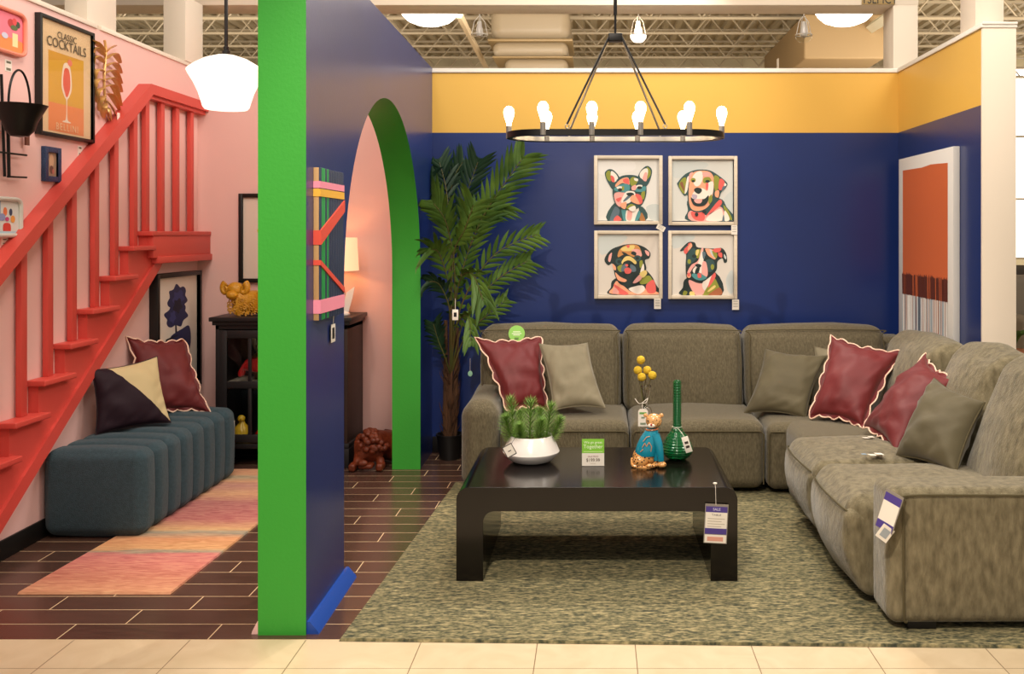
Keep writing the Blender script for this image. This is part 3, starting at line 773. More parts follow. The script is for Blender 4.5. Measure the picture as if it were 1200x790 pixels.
# green ribbed bottle vase
c = on(793.5, 538); r = thing('glass_vase', 'tall-necked ribbed green glass vase on the coffee table', 'vase', c)
hs = 92*c.y/F; pr = []
base_p = [(0.0, .038), (.03, .060), (.09, .080), (.15, .083), (.22, .072), (.30, .052), (.36, .032), (.41, .024), (.46, .0215), (1.0, .0215)]
def interp(t):
    for (a, ra_), (b, rb_) in zip(base_p, base_p[1:]):
        if t <= b: return ra_ + (rb_-ra_)*((t-a)/(b-a))
n_ = 150
for i in range(n_+1):
    t = i/n_; R = interp(t); R += .0022*math.sin(t*2*PI*30) if t > .03 else 0
    pr.append((R, t*hs))
pr = [(0, 0.001)] + pr + [(.017, hs), (.016, hs*.5), (.02, hs*.42), (.06, hs*.2), (.055, hs*.06), (0, hs*.04)]
part('glass_body', M().lathe(pr, 40, tuple(c)), m_gvase, r, smooth=180)
r = thing('price_tag', 'white tag with two dark bars hanging on the green glass vase', 'tag', P(805, 521, 4.80))
T = frame3(P(805, 521, 4.78), (1, 0, .32), (-.32, 0, 1))
part('card', M().box(-.017, .017, -.041, .041, -.001, .001, .0005, T=T), m_paper, r)
part('dark_bars', M().box(-.009, .010, .004, .016, .001, .002, T=T).box(-.009, .010, -.018, -.006, .001, .002, T=T), C('#33241d'), r)
part('cord', M().tube(smooth_line([P(789, 503, 4.88), P(794, 502, 4.86), P(800, 509, 4.80), P(802, 513, 4.78)], 4), .0012, 5).tube([c + V((.025*math.cos(a), .025*math.sin(a), (541-503)*c.y/F)) for a in [2*PI*k/20 for k in range(20)]], .0012, 5, closed=True), m_paper, r)
# bubble vase with yellow ball flowers
c = on(757, 533); Yv = c.y; r = thing('glass_vase', 'clear stacked-bubble glass vase holding yellow ball flowers behind the leopard figurine', 'vase', c)
hv = (533-452)*Yv/F
pr = []
seq = [(0, .10, .03), (.10, .34, .034), (.34, .52, .024), (.52, .72, .034)]
for i in range(81):
    t = i/80
    if t < .24: R = .012+.026*math.sqrt(max(0, 1-((t-.12)/.125)**2))
    elif t < .46: R = .012+.022*math.sqrt(max(0, 1-((t-.35)/.115)**2))
    elif t < .70: R = .012+.022*math.sqrt(max(0, 1-((t-.58)/.125)**2))
    elif t < .78: R = .012
    else: R = .012+.016*((t-.78)/.22)**.8
    pr.append((R, t*hv))
part('glass_body', M().lathe([(0, 0)] + pr + [(p[0]-.003, p[1]) for p in reversed(pr[4:])] + [(0, pr[4][1])], 28, tuple(c)), m_glass, r, smooth=180)
for k, (px, py) in enumerate(((751, 422), (747.5, 434), (758.5, 434), (752, 442), (764.5, 440))):
    top = P(px, py, Yv + (.02, .01, .03, -.01, 0)[k])
    f = thing('craspedia_flower', ['topmost yellow ball flower in the clear bubble vase', 'leftmost yellow ball flower in the clear bubble vase', 'rear middle yellow ball flower in the clear bubble vase', 'front low yellow ball flower in the clear bubble vase', 'rightmost yellow ball flower in the clear bubble vase'][k], 'flower', top, 'yellow ball flowers')
    part('flower_head', M().sphere(top, .0225, 40, 28, fn=lambda d: 1+.05*math.sin(d.x*38)*math.sin(d.y*38)*math.sin(d.z*38)), mat('craspedia_yellow_%d' % k, '#dcb62c', .8, bump=(260, .8)), f, smooth=180)
    part('stem', M().tube(smooth_line([top, P(754+(px-755)*.25, 462, Yv), V((c.x+(px-755)*.0004, Yv, ZTB+hv*.62))], 5), .0022, 6), m_stem, f)
T = frame3(P(753.5, 489.5, 4.90), (1, 0, 0), (0, 0, 1)); r = thing('price_tag', 'white tag with green heading on the clear bubble vase', 'tag', P(753.5, 489.5, 4.9))
part('card', M().prism([(-.025, -.045), (.025, -.045), (.025, .034), (.016, .045), (-.016, .045), (-.025, .034)], lambda a, b, d: (a, b, d), 0, .0015, T=T), m_paper, r)
part('green_print', M().box(-.018, .018, .018, .028, .0015, .0025, T=T), C('#5f9a4a'), r)
part('grey_print', M().box(-.009, .009, -.004, .004, .0015, .0025, T=T).box(-.014, .014, -.036, -.026, .0015, .0025, T=T), C('#7d8a72'), r)
part('bow', M().tube(smooth_line([P(744, 467, 4.93), P(749, 473, 4.92), P(754, 471, 4.9), P(759, 467, 4.92), P(757, 472, 4.91), P(753, 473, 4.9), P(753, 480, 4.9)], 5), .0016, 5), m_paper, r)
# leopard figurine --------------------------------------------------
c = on(760, 546); r = thing('leopard_figurine', 'ceramic leopard figurine seated in a turquoise coat on the coffee table', 'figurine', c)
kf = c.y/F
def Q(px, py, dy=0): return V((c.x+(px-760)*kf, c.y+dy, ZTB+(548-py)*kf))
def skin(edges_pts, radii, edges, name, mats, parent, sub=2, label=None):
    me = bpy.data.meshes.new(name); b = parent
    while b.parent: b = b.parent
    me.from_pydata([tuple(V(p)-b.location) for p in edges_pts], edges, [])
    o = bpy.data.objects.new(name, me); COL.objects.link(o)
    md = o.modifiers.new('s', 'SKIN'); me.skin_vertices or None
    sv = me.skin_vertices[0].data if len(me.skin_vertices) else None
    if sv is None:
        bm = bmesh.new(); bm.from_mesh(me); ly = bm.verts.layers.skin.verify(); bm.to_mesh(me); bm.free(); sv = me.skin_vertices[0].data
    for i, rr_ in enumerate(radii): sv[i].radius = (rr_, rr_) if not isinstance(rr_, tuple) else rr_
    sv[0].use_root = True
    md.use_smooth_shade = True
    s2 = o.modifiers.new('d', 'SUBSURF'); s2.levels = sub; s2.render_levels = sub
    dg = bpy.context.evaluated_depsgraph_get(); dg.update()
    me2 = bpy.data.meshes.new_from_object(o.evaluated_get(dg)); bpy.data.objects.remove(o)
    me2.materials.clear()
    for m in (mats if isinstance(mats, list) else [mats]): me2.materials.append(m)
    me2.polygons.foreach_set('use_smooth', [True]*len(me2.polygons))
    o = bpy.data.objects.new(name, me2); COL.objects.link(o); o.parent = parent
    if label: o['label'] = label
    return o
def spots(name, base, dark, scale, th):
    m, nt, b = nodes_mat(name, .2); b.inputs['Coat Weight'].default_value = .5
    o, _, s = coords(nt)
    v = nt.nodes.new('ShaderNodeTexVoronoi'); v.inputs['Scale'].default_value = scale; nt.links.new(o, v.inputs['Vector'])
    k = mth(nt, 'LESS_THAN', v.outputs['Distance'], th)
    nt.links.new(mixc(nt, k, base, dark), b.inputs['Base Color']); return m
m_leo = spots('leopard_glaze', '#d79a58', '#2a1710', 75, .33)
m_leoface = spots('leopard_face_glaze', '#dba468', '#2a1710', 120, .30)
m_turq = mat('turquoise_glaze', '#1287a0', .2, coat=.5)
hn = M().sphere(Q(755, 537, .008), .058, 28, 20, sc=(1.02, .95, .86)).sphere(Q(750, 541, -.022), .036, 22, 16, sc=(1.1, .9, .9))
hn.sphere(Q(762, 545, -.05), .014, 14, 10, sc=(2.0, 1.2, .8))
part('haunches', hn, m_leo, r, smooth=180)
part('tail', M().tube(smooth_line([Q(741, 541, .02), Q(742, 546, -.03), Q(752, 547.3, -.045), Q(762, 547.5, -.05)], 6), [.009]*18+[.006], 8), m_leo, r)
def coatm():
    m = M(); sec = [(757.5, 535, .055, .045), (757.5, 530, .058, .050), (759, 522, .054, .046), (761, 514, .046, .040), (763.5, 507, .034, .032), (764.5, 503, .026, .025)]
    vs = []; fs = []; n = 28
    for (px, py, a, b) in sec:
        q = Q(px, py, -.004); vs += [q + V((a*math.cos(2*PI*k/n), b*math.sin(2*PI*k/n), 0)) for k in range(n)]
    for i in range(len(sec)-1):
        for k in range(n): k2 = (k+1) % n; fs.append((i*n+k, i*n+k2, (i+1)*n+k2, (i+1)*n+k))
    m.add(vs, fs)
    for dx, dy in ((0, 0), (-5, .02)):
        m.tube(smooth_line([Q(767+dx, 511, -.02+dy), Q(771+dx, 521, -.032+dy), Q(773+dx, 533, -.036+dy), Q(774+dx, 540.5, -.036+dy)], 6), [.026-.0006*i for i in range(19)], 12)
    return m
part('coat', coatm(), m_turq, r, label='turquoise glazed coat', smooth=60)
part('front_paw', M().sphere(Q(775, 544.2, -.040), .0185, 14, 10, sc=(1.25, 1.4, .85)).sphere(Q(769, 545.0, -.02), .017, 14, 10, sc=(1.2, 1.3, .85)), m_leo, r)
hd = part('head', M().sphere(Q(766, 494.5, -.012), .037, 28, 20, sc=(1.12, .95, 1.0), fn=lambda d: 1 + .10*max(0, -d.y)*max(0, -d.z+.1)), m_leoface, r, smooth=180)
part('muzzle', M().sphere(Q(763, 499, -.040), .015, 16, 12, sc=(1.35, .8, .8)), C('#eadbc8', .2), hd)
part('nose', M().sphere(Q(762.5, 497.5, -.052), .0055, 10, 8), C('#b23a2c', .3), hd)
for k, px in enumerate((756.5, 775)): part('ear', M().sphere(Q(px, 488.5, -.008), .011, 12, 10, sc=(1, .6, 1)), m_leoface, hd)
for px in (759, 768): part('eye', M().sphere(Q(px, 493.5, -.043), .0038, 8, 6), m_black, hd)
part('collar', M().tube([Q(764, 504.5, -.008) + V((.030*math.cos(a), .027*math.sin(a), .003*math.cos(a))) for a in [2*PI*k/24 for k in range(24)]], .004, 6, closed=True), C('#b86a3a', .3), r)
bb = M()
for (a, b) in (((753, 517), (757, 512)), ((757, 512), (761, 511)), ((752, 524), (755, 519)), ((755, 519), (757, 523)), ((757, 523), (760, 518)), ((760, 518), (763, 523)), ((763, 523), (762, 529)), ((750, 529), (753, 526))):
    bb.tube([Q(a[0], a[1], -.0485), Q((a[0]+b[0])/2, (a[1]+b[1])/2, -.051), Q(b[0], b[1], -.0485)], .0022, 6)
part('coat_embroidery', bb, C('#c58a5c', .3), r)
# furniture tag on the table
def tag3(nm, lab, root_pt, T, w, h, bands, cat='tag', extra=None, cord=None):
    r = thing(nm, lab, cat, root_pt)
    part('sleeve', M().box(-w/2-.004, w/2+.004, -h/2-.003, h/2+.012, -.0012, -.0002, T=T), mat('plastic_sleeve', '#8a8278', .3), r)
    for (a, b, colr, n_) in bands: part(n_, M().box(-w/2, w/2, h/2-b*h, h/2-a*h, 0, .0012, T=T), colr, r)
    if cord: part('cord', M().tube(cord, .0011, 5), m_paper, r)
    return r
c = P(839, 615, 4.392); T = frame3(c, (1, 0, -.05), (.05, 0, 1))
r = tag3('furniture_tag', 'purple and white hang tag on the coffee table\'s front right corner', c, T, .100, .168, ((0, .16, m_purple, 'purple_band'), (.16, .60, m_paper, 'white_card'), (.60, .76, m_purple, 'purple_band'), (.78, 1.0, m_paper, 'white_label')), cord=[P(839, 592, 4.392), P(838.5, 572, 4.394), P(838, 567, 4.402)])
part('knot', M().sphere(P(838, 566.5, 4.405), .008, 10, 8, sc=(1.3, .8, .6)), m_paper, r)
text('lettering', 'SALE', .017, C('#d8d0ea'), r, T @ Matrix.Translation((0, .071, .0014)))
text('lettering', 'TABLE', .012, C('#5a4f58'), r, T @ Matrix.Translation((0, .045, .0014)), sx=1.3)
pm = M()
for k in range(4): pm.box(-.04, .04-.015*(k % 2), .026-.012*k, .029-.012*k, .0012, .0016, T=T)
part('fine_print', pm, C('#b5a794'), r)
part('red_print', M().box(-.038, .036, -.076, -.056, .0012, .0018, T=T), C('#d79a86'), r)
# tag on the sofa arm
c = P(1042.5, 602, 4.0); c.x = 1.176; T = frame3(c, (.55, -.8, -.42), (.14, .1, 1))
T = frame3(P(1041.5, 601, 3.815), (.62, -.75, -.28), (.10, .02, 1))
r = tag3('furniture_tag', 'purple and white tag hanging on the left corner of the sofa\'s right arm', P(1041.5, 601, 3.815), T, .075, .15, ((0, .22, m_purple, 'purple_band'), (.22, .78, m_paper, 'white_card'), (.78, 1.0, m_purple, 'purple_band')))
T2 = frame3(P(1037, 625, 3.80), (.8, 0, -.6), (.6, 0, .8))
part('white_label', M().box(-.027, .027, -.03, .03, 0, .0015, T=T2), m_paper, r)
part('grey_print', M().box(-.016, .016, -.018, .018, .0015, .0025, T=T2), C('#9aa0a4'), r)
# care tags on the seat
for (px, py, lab, sz) in ((1017, 513, 'white care tag on the seat below the upright maroon cushion', .030), (1026, 533, 'crumpled white care tag under the leaning maroon cushion', .040)):
    Y = F*(EZ-.507)/(py-CY); c = V(((px-CX)*Y/F, Y, .505)); r = thing('care_tag', lab, 'tag', c, 'care tags on the sofa seat')
    for k, (a, dz) in enumerate(((.3, 0), (1.5, .004))):
        T = Matrix.Translation(c + V((.02*k, .01*k, dz))) @ Matrix.Rotation(a, 4, 'Z') @ Matrix.Rotation(.12, 4, 'Y')
        part('label', M().box(-sz, sz, -sz*.45, sz*.45, 0, .0012, T=T), m_paper, r)
        if k == 1 and sz > .035: part('blue_print', M().box(-sz*.9, -sz*.3, -sz*.3, sz*.3, .0013, .002, T=Matrix.Translation(c+V((-.035, .0, .004)))), C('#7f94a6'), r)
m_socket = mat('grey_socket', '#77726c', .4, metal=.3)
# ================================================================== CHANDELIER
yc, hx, hr, zc = 4.88, .372, .182, 2.118
xc = .097
r = thing('chandelier', 'black oval-ring chandelier with glowing bulbs hanging over the coffee table', 'chandelier', (xc, yc, zc))
def stad(rad, n=16):
    p = []
    for i in range(n+1): a = -PI/2 + PI*i/n; p.append((xc+hx+rad*math.cos(a), yc+rad*math.sin(a)))
    for i in range(n+1): a = PI/2 + PI*i/n; p.append((xc-hx+rad*math.cos(a), yc+rad*math.sin(a)))
    return p
def band(ro, ri, z0, z1):
    o, i_ = stad(ro), stad(ri); n = len(o); vs = []; fs = []
    for (a, b) in ((o, z0), (o, z1), (i_, z1), (i_, z0)): vs += [(x, y, b) for x, y in a]
    for k in range(n):
        j = (k+1) % n
        for q in range(4): q2 = (q+1) % 4; fs.append((q*n+k, q*n+j, q2*n+j, q2*n+k))
    return M().add(vs, fs)
part('ring', band(hr+.003, hr-.003, zc, zc+.030), m_blacksteel, r)
part('ring_rim', band(hr+.004, hr-.026, zc-.001, zc+.003), m_blacksteel, r)
part('ring_liner', band(hr-.0035, hr-.006, zc+.003, zc+.029), m_steel, r, label='pale reflective inner face of the ring')
zh = 2.635; hub = V((xc, yc, zh))
part('hub', M().box(xc-.036, xc+.036, yc-.03, yc+.03, zh-.02, zh+.022, .005, 2), m_blacksteel, r)
part('stem', M().tube([hub, (xc, yc, 3.9)], .0065, 10).tube([(xc, yc, zh+.12), (xc, yc, 3.9)], .0095, 10), m_blacksteel, r)
for sx in (-1, 1):
    for sy in (-1, 1):
        e_ = V((xc + sx*.243, yc + sy*(hr-.002), zc+.055)); s0 = hub + V((sx*.034, sy*.02, .0))
        q = part('suspension_rod', M().tube([s0, e_], .0055, 8), m_blacksteel if sy < 0 else mat('grey_steel_rod_%d' % sx, '#8d8780', .3, metal=.8), r)
        part('hook', M().tube([e_ + V((.010*math.cos(a), 0, -.012+.010*math.sin(a))) for a in [2*PI*k/14 for k in range(14)]], .0025, 6, closed=True).tube([e_+V((0, 0, -.022)), (e_.x, e_.y, zc+.028)], .003, 6), m_steel, q)
spots_ = [(-hx-hr+.006, 0), (hx+hr-.006, 0)] + [(x, s*hr) for s in (-1, 1) for x in (-.362, -.12, .122, .364)]
for k, (dx, dy) in enumerate(spots_):
    b = V((xc+dx, yc+dy, zc))
    sk = part('candle_socket', M().lathe([(.0, -.001), (.0145, -.001), (.0145, .062), (.011, .066), (0, .066)], 16, tuple(b)), m_socket, r)
    pr = [(.0, .064), (.011, .066), (.0125, .078), (.019, .098), (.0265, .122), (.0275, .137), (.024, .152), (.014, .164), (0, .168)]
    part('bulb', M().lathe(pr, 20, tuple(b)), m_bulb, sk, smooth=180, label='glowing warm bulb')

# pendant in the pink nook
Y = 4.6; c = P(265, 96, Y); k_ = Y/F
r = thing('pendant_lamp', 'white opal glass pendant lamp on a black stem before the pink wall', 'pendant lamp', (c.x, Y, EZ-(128-CY)*k_))
pz = lambda py: EZ-(py-CY)*k_
part('lamp_shade', M().lathe([((rad)*k_, pz(py)) for rad, py in ((3, 64), (12, 65.5), (25, 70), (36, 76.5), (43.5, 82.5), (43.8, 84), (42, 88), (36, 98), (31, 109), (27.5, 120), (26, 125.5), (24, 128), (22, 127), (0, 126))], 48, (c.x, Y, 0)), m_opal, r, smooth=60)
part('stem', M().tube([(c.x, Y, pz(64)), (c.x, Y, 4.2)], .0085, 10), m_black, r)
part('socket_cap', M().lathe([(0, pz(66)), (.019, pz(66)), (.019, pz(60)), (.013, pz(59)), (.013, pz(55)), (0, pz(54))], 20, (c.x, Y, 0)), m_black, r)

# ================================================================== STAIRCASE RELIEF ON THE LEFT WALL
r = thing('staircase', 'coral-red staircase with railing mounted along the left pink wall', 'staircase', (XL, 5.6, 0))
tips = [(3.96, .18), (4.20, .35), (4.45, .52), (4.688, .692), (4.935, .863), (5.179, 1.026), (5.41, 1.197), (5.656, 1.374), (5.885, 1.550), (6.125, 1.644)]
sp = [(4.374, 0), (6.274, 1.384), (6.33, 1.432), (YB-.002, 1.432), (YB-.002, 1.615), (6.14, 1.615), (6.14, 1.522)]
for (a, b) in reversed(list(zip(tips, tips[1:]))):
    y0, z0 = a; y1, z1 = b
    if z0 > 1.6: continue
    if sp[-1][1] != z0-.028: sp.append((y1+.012, z0-.028))
    sp.append((y0+.012, z0-.028))
sp.append((3.98, 0))
yz = lambda a, b, d: (d, a, b)
part('stringer', M().prism(sp, yz, XL+.001, XL+.055), m_red, r)
dl = V((0, 1.9, 1.384)).normalized(); nl = V((0, -dl.z, dl.y))
a0 = V((0, 4.374, 0)); a1 = V((0, 6.274, 1.384)); a2 = V((0, 6.34, 1.432))
part('stringer_trim', M().prism([(4.374, 0), (6.274, 1.384), (6.33, 1.432), (6.33, 1.51), (6.215, 1.43), (4.25, 0)], yz, XL+.055, XL+.072), m_red, r)
for (a, b) in zip(tips, tips[1:] + [(YB+.0, 1.644)]):
    y0, z0 = a; y1 = b[0]
    last = z0 > 1.6
    part('tread', M().box(XL+.001, XL+.105, y0-.012, (YB-.002 if last else y1+.045), z0-.03, z0, .006, 2), m_red, r)
part('landing_board', M().box(XL+.055, XL+.098, 6.14, YB-.002, 1.47, 1.615, .003), m_red, r)
part('landing_lip', M().box(XL+.001, XL+.112, 6.20, YB-.002, 1.432, 1.478, .004), m_red, r)
hz = lambda y: min(2.60, 1.51 + .7325*(y-4.653))
bp = [(27, 1), (58, 1), (86, 1), (112.5, 1), (135.5, 1), (158, 1), (172, 0), (190, 0), (207.5, 0), (224.5, 0), (-9, 1), (-48, 1)]
for (px, sl) in bp:
    yb = F*2.935/(CX-px); zb_ = max(t[1] for t in tips if t[0]-.02 <= yb)
    part('baluster', M().box(XL+.012, XL+.042, yb-.026, yb+.026, zb_, hz(yb)-.055, .003), m_red, r)
yK = 6.142
hp = [(3.9, hz(3.9)), (yK, 2.60), (YB-.002, 2.60), (YB-.002, 2.535), (yK+.03, 2.535), (3.9, hz(3.9)-.085)]
part('handrail', M().prism(hp, yz, XL+.001, XL+.085), m_red, r)
hp = [(3.9, hz(3.9)-.085), (yK+.03, 2.535), (YB-.002, 2.535), (YB-.002, 2.51), (yK+.045, 2.51), (3.9, hz(3.9)-.115)]
part('handrail_moulding', M().prism(hp, yz, XL+.001, XL+.06), m_red, r)

# ================================================================== LEFT WALL PICTURES
def wallp(px, py, X=XL):     # point on left wall seen at this pixel
    Y = F*X/(px-CX); return V((X, Y, EZ-(py-CY)*Y/F))
def uvT(x, y0, y1, z0, z1):  # unit square on a plane facing +X
    return Matrix(((0, 0, 1, x), (y1-y0, 0, 0, y0), (0, z1-z0, 0, z0), (0, 0, 0, 1)))
def wallframe(r, X, y0, y1, z0, z1, fw, depth, mf, extra=0):
    f = M()
    f.box(X, X+depth, y0, y0+fw, z0, z1, .002).box(X, X+depth, y1-fw, y1, z0, z1, .002).box(X, X+depth, y0+fw, y1-fw, z0, z0+fw, .002).box(X, X+depth, y0+fw, y1-fw, z1-fw, z1, .002)
    part('frame', f, mf, r)
R_ = [(0, 0), (1, 0), (1, 1), (0, 1)]
def rect(a, b, c, d): return [(a, b), (c, b), (c, d), (a, d)]
def flip(shapes): return [(s[0], [(a, 1-b) for a, b in s[1]]) + tuple(s[2:]) for s in shapes]
# cocktail poster
y0, y1, z0, z1 = 5.005, 5.545, 2.157, 2.80
r = thing('framed_poster', 'black-framed yellow and orange cocktail poster on the left pink wall', 'poster', (XL, 5.27, z0))
wallframe(r, XL, y0, y1, z0, z1, .018, .035, m_black)
T = uvT(XL+.018, y0+.012, y1-.012, z0+.012, z1-.012)
def ell(cx, cy, a, b, n=14): return [(cx+a*math.cos(2*PI*i/n), cy+b*math.sin(2*PI*i/n)) for i in range(n)]
artwork('print', T, flip([('#ecc59a', R_, False), ('#e0a42a', rect(.16, .27, .84, .72), False), ('#d7961f', [(.16, .27), (.84, .27), (.16, .36)], False), ('#ee8a4e', rect(.16, .72, .84, .97), False),
    ('#f6dcc8', [(.44, .36), (.40, .55), (.46, .65), (.49, .68), (.485, .84), (.43, .865), (.43, .875), (.57, .875), (.57, .865), (.515, .84), (.51, .68), (.54, .65), (.60, .55), (.56, .36)]),
    ('#e4573c', [(.455, .40), (.43, .54), (.475, .63), (.5, .645), (.525, .63), (.57, .54), (.545, .40)]), ('#ef7f66', ell(.56, .33, .045, .03))]), r)
yz_T = lambda u, v: Matrix.Translation((XL+.0232, y0+.012+u*(y1-y0-.024), z1-.012-v*(z1-z0-.024))) @ frame3((0, 0, 0), (0, 1, 0), (0, 0, 1))
text('lettering', 'CLASSIC', .052, C('#3a3330'), r, yz_T(.5, .115)); text('lettering', 'COCKTAILS', .075, C('#3a3330'), r, yz_T(.5, .195), sx=.98)
text('lettering', 'BELLINI', .055, C('#f3c79a'), r, yz_T(.5, .925), spacing=1.25)
part('glazing', M().box(XL+.026, XL+.028, y0+.01, y1-.01, z0+.01, z1-.01), m_glassthin, r)
# gold leaf
r = thing('wall_leaf', 'hammered gold leaf wall ornament between the cocktail poster and handrail', 'wall ornament', wallp(124, 100))
def LP(px, py, d=.02): return wallp(px, py, XL+d)
rib = smooth_line([LP(122.5, 47, .03), LP(124, 60, .03), LP(122, 90, .035), LP(123.5, 120, .03), LP(128, 141, .02)], 6)
part('midrib', M().tube(rib, [.008]*20 + [.004]*5, 8), m_gold, r)
lobes = [((123, 60), (112, 50), (106, 50)), ((123, 66), (108, 56), (106, 66)), ((122, 74), (112, 66), (107, 78)), ((122, 84), (112, 82), (107, 98)), ((122, 94), (113, 94), (110, 110)), ((122.5, 103), (115, 106), (113, 120)), ((123, 112), (118, 116), (116, 130)), ((124, 120), (121, 126), (121, 138)),
         ((124, 62), (130, 56), (136, 54)), ((123, 70), (134, 63), (141, 74)), ((123, 78), (134, 74), (142, 86)), ((123, 86), (133, 83), (142.5, 98)), ((123, 94), (134, 92), (142.5, 108)), ((123, 102), (133, 101), (142, 124)), ((124, 110), (131, 112), (140, 129)), ((124.5, 118), (129, 122), (136, 136)), ((126, 126), (129, 130), (131, 142))]
for (a, b, c) in lobes:
    b = (max(b[0], 113), b[1]); c = (max(c[0], 110.5), c[1]); pts = smooth_line([LP(*a, .03), LP(*b, .045), LP(*c, .018)], 6); n = len(pts); m = M()
    m.tube(pts, [.005 + .018*math.sin(PI*(i/(n-1))**.8*.93) for i in range(n)], 8, flat=.2); part('leaf_lobe', m, m_gold, r)
part('price_sticker', M().box(XL+.055, XL+.057, 5.76, 5.79, 2.30, 2.365, T=Matrix.Identity(4)), m_paper, r)
# small blue frame
a = wallp(48, 171); b = wallp(67, 214); r = thing('picture_frame', 'tiny blue-framed picture on the left wall above the handrail', 'picture', (XL, a.y, b.z))
wallframe(r, XL, a.y, b.y, b.z, a.z, .03, .025, mat('blue_beaded_frame', '#1d3558', .4, bump=(120, .8)))
artwork('print', uvT(XL+.012, a.y, b.y, b.z, a.z), [('#9a7b62', R_, False), ('#c29a7a', ell(.5, .6, .14, .2)), ('#6b4438', ell(.5, .35, .12, .12)), ('#b5645a', ell(.6, .3, .06, .08))], r)
# pink tray & white tray (partly out of frame)
def rrect(n=5, rd=.16):
    p = []
    for (cx, cy, a0) in ((1-rd, 1-rd, 0), (rd, 1-rd, 90), (rd, rd, 180), (1-rd, rd, 270)):
        for i in range(n+1): a = math.radians(a0+90*i/n); p.append((cx+rd*math.cos(a), cy+rd*math.sin(a)))
    return p
def tray(lab, y0, y1, z0, z1, rimc, shapes, bg):
    r = thing('decorative_tray', lab, 'tray', (XL, (y0+y1)/2, z0), 'painted trays on the left wall')
    T = uvT(XL+.012, y0, y1, z0, z1); m = M()
    part('tray_base', M().prism(rrect(), lambda a, b, d: T @ V((a, b, 0)) + V((d-.012, 0, 0)), 0, .012), C(bg), r)
    part('rim', M().tube([T @ V((a, b, 0)) + V((.008, 0, 0)) for a, b in rrect()], .011, 8, closed=True), C(rimc, .4), r)
    artwork('painting', T, shapes, r)
a0, a1 = F*2.97/(CX+22), F*2.97/(CX-25)
ztop = wallp(25, 26).z; zbot = wallp(25, 67).z
tray('pink and orange painted tray high on the left wall', a0, a1, zbot, ztop+.03, '#e2856e', flip([('#e9788a', rect(.05, .08, .95, .62), True), ('#e98a4c', rect(.05, .66, .95, .93), True), ('#e7d9a0', rect(.7, .5, .84, .82), False), ('#b73a3a', ell(.66, .28, .08, .10)), ('#3c4a3a', ell(.84, .27, .06, .08)), ('#d64a4a', ell(.75, .22, .06, .08)), ('#5a6b40', ell(.74, .37, .09, .06)), ('#c9c6d8', ell(.5, .62, .08, .07))]), '#e9788a')
z1_, z0_ = wallp(20, 234).z, wallp(20, 276).z; a1 = F*2.97/(CX-20)
tray('pale blue and white painted tray beside the lower handrail', a0+.02, a1, z0_, z1_, '#c8c6bc', flip([('#d9dcd6', rect(.05, .05, .95, .95), True), ('#9fb0c6', rect(.3, .06, .42, .6), False), ('#e07a4a', ell(.55, .35, .06, .12)), ('#3c4660', ell(.72, .36, .05, .1)), ('#d6483c', rect(.5, .68, .70, .92), True), ('#e8a04a', ell(.78, .55, .07, .1)), ('#8a94c0', ell(.45, .5, .1, .1)), ('#b8d2dc', rect(.06, .88, .94, .95), False), ('#c24a7a', ell(.6, .55, .06, .06))]), '#d9dcd6')
# black metal wall rack with a cone basket
r = thing('wall_planter_rack', 'black metal wall rack with cone basket left of the cocktail poster', 'wall rack', (XL, 4.75, 2.0))
def RP(px, py, d=.03): return wallp(px, py, XL+d)
part('upright', M().tube([RP(1.5, 87), RP(5.5, 207)], .007, 6), m_blacksteel, r)
part('upright', M().tube([RP(9.5, 150), RP(10.5, 208)], .008, 6), m_blacksteel, r)
for (a, b) in (((9, 151), (31, 155)), ((-20, 176), (31, 182)), ((9, 207), (31, 208))): part('crossbar', M().tube([RP(*a), RP(*b)], .0055, 6), m_blacksteel, r)
part('hanging_tab', M().box(XL+.02, XL+.03, F*2.95/(CX-28.5), F*2.95/(CX-32.5), wallp(31, 171).z, wallp(31, 154).z), mat('brown_tab', '#6b3d2c', .5), r)
cb = RP(23, 124, .13); n = 28; pr = [(.0, -.155), (.05, -.15), (.085, -.12), (.10, -.08), (.155, -.0), (.16, .004), (.15, .0), (.09, -.07), (.07, -.11), (0, -.135)]
part('cone_basket', M().lathe([(a*.78, b) for a, b in pr], 32, tuple(cb)), m_blacksteel, r)
part('handle', M().tube([cb + V((0, .088*math.cos(a), .175*math.sin(a))) for a in [PI*i/24 for i in range(25)]], .0055, 8), m_blacksteel, r)
# little shelf labels on the wall
for (px, py, w, h, lab) in ((9.5, 77, 8, 16, 'small price label under the pink painted tray'), (93.5, 177, 5, 13, 'small price label under the cocktail poster'), (5, 283, 7, 8, 'small price label under the pale painted tray')):
    a = wallp(px-w/2, py-h/2); b = wallp(px+w/2, py+h/2); r = thing('price_tag', lab, 'tag', (XL, a.y, b.z), 'wall price labels')
    part('card', M().box(XL, XL+.002, a.y, b.y, b.z, a.z), m_paper, r)
    hgt = a.z-b.z
    part('print', M().box(XL+.002, XL+.003, a.y+.01, b.y-.01, a.z-hgt*.3, a.z-hgt*.12).box(XL+.002, XL+.003, a.y+.01, b.y-.01, b.z+hgt*.1, b.z+hgt*.3), C('#6d6a55'), r)
